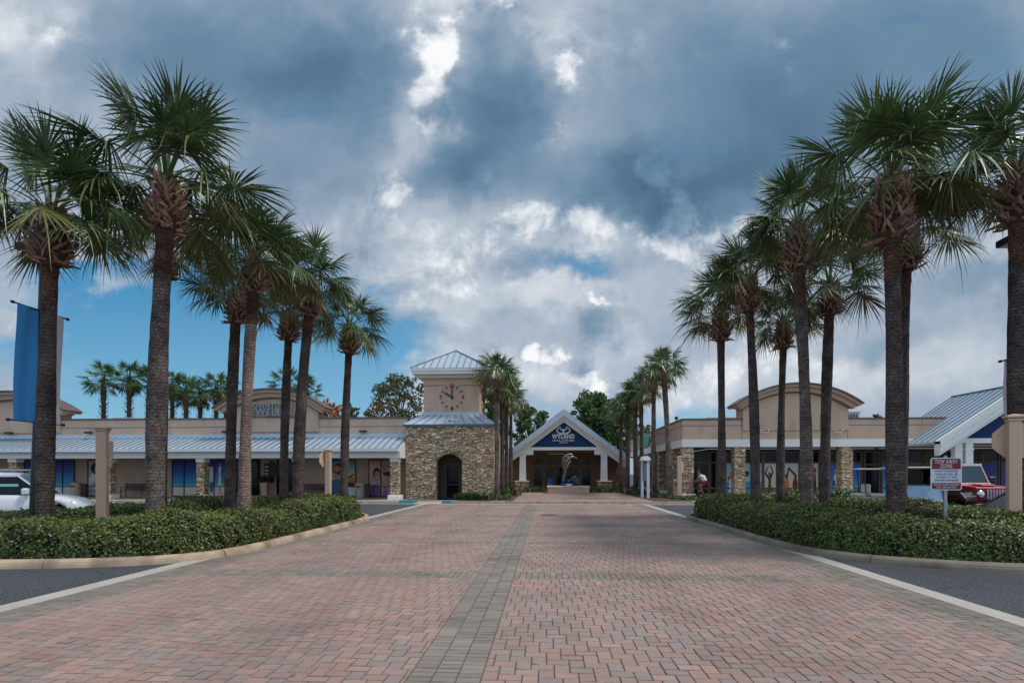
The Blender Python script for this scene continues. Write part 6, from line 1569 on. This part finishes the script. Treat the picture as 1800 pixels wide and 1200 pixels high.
def planter_and_dolphins():
    Y = 44.0; xa, xb = XP(962.5, Y), XP(1036, Y)
    T = thing('planter_wall', 'low tan stucco plinth with pale cap at the end of the brick courtyard', 'plinth', ((xa+xb)/2, Y, .15)); w = (xb-xa)/2
    b = MB(); b.box(-w, w, 0, 2.2, .0, .50, STUCCO); b.build('base', T); b = MB(); b.box(-w-.05, w+.05, -.05, 2.25, .502, .58, CREAM, bev=.015); b.build('cap', T)
    zt = .73; xs = XP(1000, 45.0); Ys = 45.0
    T = thing('dolphin_sculpture', 'bronze sculpture of leaping dolphins above a wave on the courtyard plinth', 'sculpture', (xs, Ys, zt))
    BR = M('sculpture_bronze', S(120, 112, 104), .25, .2, 4, metal=.75); WV = M('sculpture_wave', S(84, 112, 124), .25, .35, 7, metal=.6); BS = M('sculpture_base_blue', S(34, 52, 140), .4, .1, 4)
    k = ZC(1000, Ys)/1000
    def pt(px, py, dy=0): return ((px-1000)*k, dy, (ZP(py, 1000, Ys)-zt))
    def dolphin(path, rad, dy, tail, fins):
        b = MB(); P = smooth_path([(p[0], p[1]) for p in path], 5); Rr = np.interp(np.linspace(0, 1, len(P)), np.linspace(0, 1, len(rad)), rad)
        b.tube([pt(p[0], p[1], dy) for p in P], [r for r in Rr], BR, 12)
        o = b.build('dolphin', T)
        f = MB()
        for (a, c, d_) in fins: f.add([pt(*a, dy-.05), pt(*c, dy-.05), pt(*d_, dy-.22), pt(*a, dy+.05), pt(*c, dy+.05), pt(*d_, dy-.18)], [(0, 1, 2), (5, 4, 3), (0, 3, 4, 1), (1, 4, 5, 2), (2, 5, 3, 0)], BR)
        f.build('fins', o)
    dolphin([(1014.5, 805.5), (1010.5, 804), (1006, 803), (1000, 806), (995.5, 812), (994, 820), (993.5, 827), (992.5, 834)], [.02, .05, .13, .21, .22, .17, .10, .05], 0, None, [((1003, 806), (1000, 810), (1006, 814)), ((998, 803), (994.5, 808), (991, 803)), ((992.5, 832), (994.5, 834), (989, 838)), ((992, 832), (993, 836), (997, 838))])
    dolphin([(1008, 799.5), (1003.5, 798), (998, 799), (993.5, 803.5), (991.5, 811), (992, 820), (993, 830)], [.02, .06, .14, .20, .19, .13, .05], .25, None, [((996, 797), (992, 801), (989.5, 796)), ((992, 812), (994, 815), (988, 818))])
    b = MB(); b.tube([pt(1003, 806, -.06), pt(1000, 813, -.10), pt(996.5, 820, -.08), pt(993, 832, -.04)], [.05, .06, .05, .04], M('sculpture_belly', S(196, 176, 156), .3, .1, 4, metal=.4), 8); b.build('pale_belly', T)
    wv = MB(); rg = random.Random(6)
    wv.tube([pt(992, 845), pt(991, 838), pt(993.5, 831)], [.20, .13, .05], WV, 10)
    for i in range(9):
        cx = -0.55+.16*i; wv.tube([(cx, rg.uniform(-.2, .2), .12), (cx+.03, rg.uniform(-.2, .2), .35+.25*rg.random()), (cx+.16*rg.uniform(-.5, 1), 0, .34+.28*rg.random())], [.09, .07, .02], WV, 8)
    wv.tube([(.12, 0, .2), (.2, -.1, .55), (.42, -.12, .74), (.62, -.1, .62), (.66, -.1, .45)], [.08, .075, .07, .05, .02], WV, 10)
    wv.build('wave', T)
    bb = MB(); bb.box(-.62, .38, -.38, .38, 0, .20, BS, bev=.02); bo = bb.build('base_block', T)
    q = MB(); q.box(-.2, .2, -.392, -.382, .06, .16, M('plaque_silver', S(200, 206, 214), .3, .1, 8, metal=.5)); q.build('plaque', bo)
planter_and_dolphins()

# ================================================================== the cyclist under the right arcade
def skinned(name, verts, edges, radii, mat, parent, sub=1, root=0):
    me = bpy.data.meshes.new(name); me.from_pydata(verts, edges, []); me.materials.append(mat)
    o = link(name, me, parent); md = o.modifiers.new('skin', 'SKIN'); md.use_smooth_shade = True
    for i, r in enumerate(radii):
        me.skin_vertices[0].data[i].radius = (r, r) if not isinstance(r, tuple) else r
    me.skin_vertices[0].data[root].use_root = True
    s = o.modifiers.new('subdivision', 'SUBSURF'); s.levels = sub; s.render_levels = sub
    return o
def cyclist():
    Y = 36.1; x = XP(1233, Y); z = .15
    BT = thing('bicycle', 'dark bicycle under the right arcade beside the corner stone column', 'bicycle', (x, Y, z)); 
    def wheel(cx, nm='wheel'):
        w = MB(); n = 26; ring = [(cx+.33*math.cos(2*math.pi*k/n), 0, .35+.33*math.sin(2*math.pi*k/n)) for k in range(n+1)]; w.tube(ring, .018, BLACK, 6, cap=False)
        for k in range(10): a = 2*math.pi*k/10; w.tube([(cx, 0, .35), (cx+.32*math.cos(a), 0, .35+.32*math.sin(a))], .003, DARKM, 4)
        w.tube([(cx, -.04, .35), (cx, .04, .35)], .02, BLACK, 8); w.build(nm, BT)
    wheel(-.52); wheel(.50)
    FR = M('bicycle_frame', S(70, 80, 90), .35, .1, 4, metal=.4); f = MB()
    for a, c in (((.50, .35), (.05, .30)), ((.05, .30), (.17, .80)), ((.17, .78), (-.36, .80)), ((.05, .30), (-.34, .72)), ((.50, .35), (.16, .72)), ((-.36, .92), (-.34, .70)), ((-.34, .70), (-.52, .35)), ((.17, .80), (.19, .90))): f.tube([(a[0], 0, a[1]), (c[0], 0, c[1])], .016, FR, 8)
    f.build('frame', BT)
    h = MB(); h.tube([(-.38, -.27, 1.0), (-.34, -.2, 1.0), (-.36, 0, .96), (-.34, .2, 1.0), (-.38, .27, 1.0)], .014, BLACK, 8); h.tube([(-.36, 0, .96), (-.36, 0, .9)], .016, BLACK, 8); h.build('handlebar', BT)
    s = MB(); s.prism([(.10, .90), (.34, .90), (.34, .96), (.2, .94), (.08, .93)], -.06, .06, BLACK, 'y'); s.build('saddle', BT)
    p = MB(); p.lathe([(.001, -.01), (.09, -.01), (.09, .01), (.001, .01)], BLACK, 16); p.v = [(a+.05, c, b_+.30) for a, b_, c in p.v]; p.tube([(.05, -.06, .30), (.10, -.08, .15)], .01, DARKM, 6); p.tube([(.05, .06, .30), (0, .08, .45)], .01, DARKM, 6); p.box(.05, .15, -.16, -.08, .135, .155, BLACK); p.box(-.05, .05, .08, .16, .44, .46, BLACK); p.build('cranks', BT)
    PT = thing('person', 'person in a white shirt and dark red shorts leaning forward on the bicycle', 'person', (x, Y, z))
    SK = M('skin_tone', S(150, 100, 78), .55, .06, 5); SHI = M('shirt_white', S(222, 226, 236), .8, .05, 6); SHO = M('shorts_red', S(120, 44, 40), .8, .08, 6); HR = M('dark_hair', S(34, 26, 24), .7, .1, 20); SH = M('shoe_grey', S(170, 172, 170), .6)
    # one body: pelvis, spine, neck, head, both arms to the bar, both legs to the pedals
    v = [(.22, 0, 1.00), (.17, 0, 1.14), (.06, 0, 1.34), (-.06, 0, 1.46), (-.13, 0, 1.53), (-.19, 0, 1.60), (-.21, 0, 1.70),
         (-.05, -.19, 1.42), (-.20, -.25, 1.20), (-.35, -.25, 1.03), (-.05, .19, 1.42), (-.20, .25, 1.20), (-.35, .25, 1.03),
         (.21, -.11, .98), (-.12, -.12, .74), (.10, -.12, .26), (.03, -.12, .19), (.21, .11, .98), (-.20, .12, .86), (0, .12, .56), (-.08, .12, .49)]
    e = [(0,1),(1,2),(2,3),(3,4),(4,5),(5,6),(3,7),(7,8),(8,9),(3,10),(10,11),(11,12),(0,13),(13,14),(14,15),(15,16),(0,17),(17,18),(18,19),(19,20)]
    r = [.13, .13, .145, .12, .055, .095, .085, .06, .045, .03, .06, .045, .03, .09, .062, .04, .04, .09, .062, .04, .04]
    body = skinned('body', v, e, r, SK, PT)
    v2 = [(.21, 0, 1.03), (.17, 0, 1.14), (.06, 0, 1.34), (-.055, 0, 1.45), (-.05, -.19, 1.42), (-.13, -.225, 1.30), (-.05, .19, 1.42), (-.13, .225, 1.30)]
    skinned('shirt', v2, [(0,1),(1,2),(2,3),(3,4),(4,5),(3,6),(6,7)], [.19, .19, .20, .16, .105, .085, .105, .085], SHI, PT)
    v3 = [(.22, 0, 1.0), (.21, -.11, .98), (.0, -.12, .83), (.21, .11, .98), (-.06, .12, .92)]
    skinned('shorts', v3, [(0,1),(1,2),(0,3),(3,4)], [.155, .115, .085, .115, .085], SHO, PT)
    h = MB(); h.lathe([(.001, .12), (.07, .105), (.10, .05), (.105, 0), (.09, -.04)], HR, 14, (-.185, 0)); h.v = [(a, b_, c+1.70) for a, b_, c in h.v]; h.build('hair', PT)
    for y_, (ax, az) in ((-.12, (.03, .17)), (.12, (-.08, .47))):
        s = MB(); s.box(ax-.14, ax+.10, y_-.045, y_+.045, az-.04, az+.05, SH, bev=.02); s.build('shoe', PT)
    for s_ in (-1, 1):
        h = MB(); rg = random.Random(3)
        h.box(-.41, -.33, s_*.25-.02, s_*.25+.02, 1.005, 1.045, SK, bev=.008)
        for q in range(4): yy = s_*.25-.03+.02*q; h.tube([(-.38, yy, 1.03), (-.41, yy, 1.02), (-.405, yy, .985)], [.009, .009, .007], SK, 6)
        h.tube([(-.35, s_*.25-s_*.03, 1.02), (-.37, s_*.25-s_*.05, 1.0)], [.010, .008], SK, 6)
        h.build('hand', PT)
cyclist()

# ================================================================== vehicles
TYRE = M('tyre', S(30, 30, 32), .85, .1, 20); CHROME = M('chrome', S(200, 204, 208), .12, .03, 3, metal=1.0)
def wheel(parent, x, y, r, w, s, rimcol=(150, 154, 160)):
    t = MB(); prof = [(r*.62, -w/2), (r*.92, -w/2), (r, -w*.36), (r, w*.36), (r*.92, w/2), (r*.62, w/2)]; t.lathe(prof, TYRE, 28); t.v = [(a, c, b) for a, b, c in t.v]; o = t.build('wheel', parent, (x, y, r))
    q = MB(); m = M('rim_%d' % rimcol[0], S(*rimcol), .3, .05, 3, metal=.7); q.lathe([(r*.61, -w*.3), (r*.62, 0), (r*.60, w*.45), (r*.54, w*.42), (r*.54, w*.2), (.001, w*.2)], m, 24)
    for k in range(5):
        a = 2*math.pi*k/5; q.obox((.05*math.cos(a), .05*math.sin(a), w*.32), (r*.57*math.cos(a), r*.57*math.sin(a), w*.40), .07, .03, m, up=(0, 0, 1))
    q.lathe([(.001, w*.42), (.07, w*.40), (.07, w*.2)], m, 14)
    q.v = [(a, s*c, b) for a, b, c in q.v]; q.build('rim', o)
def shell(b, sect, mat, smooth=True, capends=True):
    """loft between closed sections of equal length"""
    n = len(sect[0]); vs = [p for s_ in sect for p in s_]; fs = []
    for i in range(len(sect)-1):
        for k in range(n): fs.append((i*n+k, i*n+(k+1) % n, (i+1)*n+(k+1) % n, (i+1)*n+k))
    b.add(vs, fs, mat, smooth)
    if capends:
        k0 = len(b.v)-len(vs); b.f.append(tuple(k0+k for k in range(n))[::-1]); b.m.append(b.mi(mat)); b.sm.append(False); b.f.append(tuple(k0+(len(sect)-1)*n+k for k in range(n))); b.m.append(b.mi(mat)); b.sm.append(False)
def car(name, label, loc, rz, paint, belt, hood, zlow, L, W, wheels, wr, glass_top, rails=False, group=None, cat='car'):
    """belt: list (x, z_top of the lower body); glass_top: windscreen foot, roof front, roof rear, tail foot (x, z)"""
    T = thing(name, label, cat, (loc[0], loc[1], 0), rz, group)
    # lower body: section per x
    b = MB(); xs = np.linspace(-L/2, L/2, 45); sect = []
    bx = [p[0] for p in belt]; bz = [p[1] for p in belt]
    for x in xs:
        zt = float(np.interp(x, bx, bz)); e = min(1, (L/2-abs(x))/.45); hw = W/2*(.80+.20*math.sin(math.pi/2*max(0, e))**.6)
        zl = zlow + .12*(1-max(0, e))
        zarch = zl
        for wx in wheels:
            d = abs(x-wx)
            if d < wr*1.22: zarch = max(zarch, wr+math.sqrt(max(0, (wr*1.22)**2-d*d)))
        zarch = min(zarch, zt-.10)
        s1 = []
        for s_ in (1, -1):
            side = [(zarch, hw*.985), (zarch+(zt-zarch)*.35, hw), (zarch+(zt-zarch)*.72, hw*.985), (zt-.035, hw*.945), (zt, hw*.88), (zt+.025, hw*.4)]
            if s_ == 1: s1 += [(x, yy, z) for z, yy in side]
            else: s1 += [(x, -yy, z) for z, yy in side[::-1]]
        s1 += [(x, -W*.30, zarch), (x, W*.30, zarch)]
        sect.append(s1)
    shell(b, sect, paint, True); bo = b.build('body', T)
    # greenhouse
    (wx, wz), (fx, fz), (rx, rzz), (tx_, tz) = glass_top
    g = MB(); w0, w1 = W/2*.90, W/2*.74
    def ring(pts, w_, y0=None): return pts
    A = [(wx, -w0, wz), (wx, w0, wz), (tx_, w0, tz), (tx_, -w0, tz)]; Bt = [(fx, -w1, fz), (fx, w1, fz), (rx, w1, rzz), (rx, -w1, rzz)]
    g.add(A+Bt, [(0, 1, 5, 4), (1, 2, 6, 5), (2, 3, 7, 6), (3, 0, 4, 7)], CARGLASS); g.build('windows', T)
    r = MB(); n = 9; sec = []
    for k in range(n):
        u = k/(n-1); x = fx+.06+(rx-fx-.12)*u; zz = fz+(rzz-fz)*u+.055*math.sin(math.pi*u); sec.append([(x, -w1-.02, zz-.05), (x, -w1*.9, zz+.02), (x, -w1*.5, zz+.05), (x, w1*.5, zz+.05), (x, w1*.9, zz+.02), (x, w1+.02, zz-.05)])
    shell(r, sec, paint)
    for s_ in (1, -1):
        for (a, c, wd) in (((wx, wz), (fx, fz), .05), ((tx_, tz), (rx, rzz), .12)): r.obox((a[0], s_*(w0+.0), a[1]), (c[0], s_*(w1+.0), c[1]), .05, wd, paint, up=(1, 0, 0))
        for u in (.40, .74):
            xa = wx+(tx_-wx)*u; xb = fx+(rx-fx)*(u-.02); r.obox((xa, s_*(w0+.004), wz), (xb, s_*(w1+.006), fz), .03, .07, BLACK, up=(1, 0, 0))
        r.obox((fx, s_*(w1+.012), fz-.02), (rx, s_*(w1+.012), rzz-.02), .05, .06, paint)
    ro = r.build('roof', T)
    if rails:
        for s_ in (1, -1):
            q = MB(); q.tube([(fx+.25, s_*w1*.9, fz+.05), (fx+.35, s_*w1*.9, fz+.15), (rx-.35, s_*w1*.9, fz+.15), (rx-.2, s_*w1*.9, fz+.05)], .022, CHROME, 8); q.build('roof_rail', ro)
        q = MB(); [q.tube([(fx+.35+(rx-fx)*u, -w1*.9, fz+.16), (fx+.35+(rx-fx)*u, w1*.9, fz+.16)], .018, CHROME, 8) for u in (.25, .6)]; q.build('cross_bar', ro)
    for wx_ in wheels:
        for s_ in (1, -1): wheel(T, wx_, s_*(W/2-.13), wr, .24, s_)
    for s_ in (1, -1):
        m = MB(); mx = wx-.42; m.box(mx-.10, mx+.08, s_*(w0+.04) if s_ > 0 else s_*(w0+.04)-.2, s_*(w0+.04)+.2 if s_ > 0 else s_*(w0+.04), wz+.02, wz+.22, paint, bev=.04); m.build('wing_mirror', T)
    return T, bo
def white_suv():
    P = M('paint_white', S(224, 228, 234), .28, .03, 2, coat=.6)
    L = 5.0; xn = XP(172, 17.1); 
    T, bo = car('suv', 'white SUV with chrome roof rails parked behind the left hedge', (-16.45, 15.95), R(30), P, [(-2.5, .95), (-2.3, 1.08), (-1, 1.10), (.6, 1.09), (1.4, 1.06), (1.8, 1.0), (2.15, .90), (2.38, .72), (2.5, .55)], 0, .32, L, 1.93, (-1.5, 1.58), .39, ((1.45, 1.06), (.75, 1.66), (-1.9, 1.64), (-2.38, 1.08)), rails=True)
    # door gaps, handle, lamps
    d = MB()
    for x in (1.3, .1, -1.15): d.box(x-.006, x+.006, -.975, -.955, .45, 1.03, BLACK)
    d.build('door_gap', bo)
    for x in (.28, -1.0): h = MB(); h.tube([(x-.12, -.965, .93), (x-.09, -1.0, .935), (x+.09, -1.0, .935), (x+.12, -.965, .93)], .014, P, 8); h.build('door_handle', bo)
    for s_ in (-1, 1): l = MB(); l.add([(2.02, s_*.93, .80), (2.28, s_*.86, .66), (2.26, s_*.87, .78), (2.06, s_*.93, .88)], [(0, 1, 2, 3)], M('amber_lens', S(180, 90, 60), .2)); l.build('headlight', bo)
    s = MB(); s.box(.3, .80, -.80, -.795, 1.12, 1.40, M('sun_shade', S(150, 200, 190), .4)); s.build('sun_shade', T)
white_suv()
def jeep():
    P = M('paint_red', S(150, 22, 42), .42, .05, 2, coat=.0, spec=.4); PL = M('black_plastic', S(34, 36, 40), .55, .08, 10); SOFT = M('soft_top', S(30, 32, 36), .8, .1, 10)
    # local: +x forward. front corner on the left side of the picture sits near px 1742
    rz = R(-91)
    T = thing('jeep', 'dark red off road car with black top and round headlights behind the right hedge', 'car', (13.7, 19.9, 0), rz); T.scale = (1.02, 1.0, 1.07)
    b = MB(); z0 = .62
    b.box(-1.95, .35, -.78, .78, z0, 1.22, P, bev=.04)
    b.add([(.35, -.62, z0+.05), (1.62, -.56, z0+.05), (1.62, .56, z0+.05), (.35, .62, z0+.05), (.35, -.62, 1.30), (1.60, -.53, 1.19), (1.60, .53, 1.19), (.35, .62, 1.30)], [(0,3,2,1),(4,5,6,7),(0,1,5,4),(1,2,6,5),(2,3,7,6),(3,0,4,7)], P)
    b.box(.32, .50, -.74, .74, 1.10, 1.31, P, bev=.03); b.box(.75, 1.35, -.2, .2, 1.22, 1.275, P, bev=.02)
    bo = b.build('body', T)
    g = MB(); g.box(1.62, 1.68, -.60, .60, .72, 1.20, P, bev=.02); [g.box(1.675, 1.69, -.27+.085*i, -.22+.085*i, .80, 1.14, M('grille_pale', S(190, 196, 204), .3, .05, 4, metal=.3)) for i in range(7)]; go = g.build('grille', T)
    for s_ in (-1, 1):
        h = MB(); h.lathe([(.001, .03), (.07, .025), (.095, .0), (.115, -.005), (.118, -.03)], CHROME, 20); h.lathe([(.001, .034), (.06, .03), (.088, .012)], M('lamp_glass', S(220, 228, 236), .1), 20); h.v = [(1.70+c, a+s_*.45, b_+1.0) for a, b_, c in h.v]; h.build('headlight', T)
        f = MB(); f.add([(.30, s_*.60, 1.0), (1.55, s_*.58, 1.06), (1.72, s_*.60, .94), (1.74, s_*.60, .80), (.30, s_*.94, .98), (1.50, s_*.94, 1.03), (1.68, s_*.94, .92), (1.74, s_*.92, .80), (.18, s_*.94, .66), (.18, s_*.62, .66)], [(0, 1, 5, 4), (1, 2, 6, 5), (2, 3, 7, 6), (4, 8, 9, 0)], PL)
        f.obox((.26, s_*.93, .80), (.34, s_*.93, .99), .04, .14, PL); f.obox((.30, s_*.93, .985), (1.52, s_*.93, 1.02), .05, .10, PL); f.obox((1.50, s_*.93, 1.01), (1.72, s_*.92, .84), .05, .10, PL)
        f.box(-1.6, -.7, min(s_*.78, s_*.94), max(s_*.78, s_*.94), .98, 1.05, PL, bev=.02); f.build('fender', T)
        m = MB(); m.box(.18, .30, s_*.80 if s_ > 0 else s_*.80-.22, s_*.80+.22 if s_ > 0 else s_*.80, 1.30, 1.50, PL, bev=.03); m.build('wing_mirror', T)
    w = MB(); 
    for s_ in (-1, 1): w.obox((.42, s_*.70, 1.28), (.12, s_*.64, 1.86), .035, .04, M('frame_pale_red', S(196, 170, 176), .35))
    w.obox((.12, -.67, 1.86), (.12, .67, 1.86), .06, .07, WHITE2); wo = w.build('windscreen_frame', T)
    q = MB(); q.quad((.40, -.66, 1.30), (.40, .66, 1.30), (.13, .61, 1.84), (.13, -.61, 1.84), M('windscreen', S(36, 62, 74), .06, .1, 2)); q.build('windscreen', wo)
    t = MB(); t.box(-1.9, .13, -.66, .66, 1.83, 1.90, SOFT, bev=.03)
    for x in (-1.88, -.75, .0): [t.box(x-.05, x+.05, s_*.70-.03, s_*.70+.03, 1.2, 1.84, SOFT) for s_ in (-1, 1)]
    t.box(-1.90, -.8, -.70, -.68, 1.24, 1.82, SOFT); t.box(-1.90, -.8, .68, .70, 1.24, 1.82, SOFT); t.box(-1.93, -1.89, -.68, .68, 1.24, 1.82, SOFT); t.build('soft_top', T)
    bp = MB(); bp.box(1.78, 1.95, -.80, .80, .55, .74, PL, bev=.03); bp.box(-.6, .25, -.80, -.70, .45, .58, PL); bp.build('bumper', T)
    for x in (1.05, -1.35):
        for s_ in (-1, 1): wheel(T, x, s_*.76, .41, .28, s_, (60, 62, 66))
jeep()
def golf_cart(px, Y, rz, label, hood):
    T = thing('golf_cart', label, 'golf cart', (XP(px, Y), Y, 0), rz, 'golf carts behind the right island'); BD = M('cart_body_%d' % hood[0], S(*hood), .35, .05, 3, coat=.4); CV = M('cart_canopy', S(196, 186, 172), .6, .05, 3)
    b = MB(); b.prism([(-1.15, .35), (1.15, .35), (1.28, .62), (1.18, .84), (.78, .96), (.72, .52), (.1, .50), (.0, .72), (-1.15, .74)], -.56, .56, BD, 'y'); b.build('body', T)
    s = MB(); SE = M('cart_seat', S(206, 204, 198), .6, .05, 3); s.box(-.62, -.08, -.52, .52, .742, .86, SE, bev=.03); s.box(-.72, -.60, -.52, .52, .88, 1.26, SE, bev=.04); s.box(-1.12, -.74, -.52, .52, .745, .86, SE, bev=.03); s.build('seat', T)
    c = MB(); c.box(-1.15, .95, -.62, .62, 1.86, 1.92, CV, bev=.025); c.build('canopy', T)
    for (xa, za, xb) in ((.80, .95, .72), (-.78, .8, -.85)):
        for s_ in (-1, 1): p = MB(); p.tube([(xa, s_*.52, za), (xb, s_*.52, 1.86)], .02, BLACK, 8); p.build('canopy_post', T)
    w = MB(); w.add([(.98, -.56, .74), (.98, .56, .74), (.82, .54, 1.34), (.82, -.54, 1.34)], [(0, 1, 2, 3)], M('cart_windscreen', S(150, 176, 204), .08, .1, 2)); [w.obox((.985, s_*.56, .72), (.825, s_*.54, 1.36), .04, .03, BLACK) for s_ in (-1, 1)]; w.obox((.825, -.54, 1.35), (.825, .54, 1.35), .04, .03, BLACK); w.obox((.985, -.56, .74), (.985, .56, .74), .04, .03, BLACK); w.build('windscreen', T)
    st = MB(); n = 16; st.tube([(.42+.05*math.cos(2*math.pi*k/n), -.22+.16*math.cos(2*math.pi*k/n), 1.02+.15*math.sin(2*math.pi*k/n)) for k in range(n+1)], .012, BLACK, 6, cap=False); st.tube([(.42, -.22, 1.02), (.70, -.22, .8)], .014, BLACK, 6); st.build('steering_wheel', T)
    for x in (-.78, .82):
        for s_ in (-1, 1): wheel(T, x, s_*.50, .23, .2, s_, (170, 172, 176))
golf_cart(1553, 25.0, R(-14), 'golf cart with long cream canopy and white rear seat, left of the tallest right palm', (176, 178, 176))
golf_cart(1604, 19.4, R(255), 'golf cart with pale blue windscreen facing the hedge, right of the tallest right palm', (120, 138, 140))
def black_car():
    global CARGLASS
    P = M('paint_black', S(10, 12, 15), .28, .05, 2, spec=.4)
    L = 4.5; xn = 0
    T, bo = car('parked_car', 'shiny black car with its nose showing beside the tan post', (13.35, 16.2), R(200), P, [(-2.25, .85), (-1.9, .92), (.6, .90), (1.0, .88), (1.7, .78), (2.1, .66), (2.25, .5)], 0, .22, L, 1.8, (-1.4, 1.42), .33, ((1.05, .89), (.2, 1.34), (-1.2, 1.34), (-1.9, .93)))
    for s_ in (-1, 1): l = MB(); l.add([(1.85, s_*.82, .62), (2.16, s_*.70, .56), (2.12, s_*.72, .64), (1.85, s_*.82, .72)], [(0, 1, 2, 3)], M('lamp_glass', S(220, 228, 236), .1)); l.build('headlight', bo)
    T.scale = (1, 1, .90)
bc = black_car()
for o in bpy.data.objects:
    if o.type == 'MESH':
        for p_ in ('windscreen', 'banner'): pass
print('objects', len(bpy.data.objects))
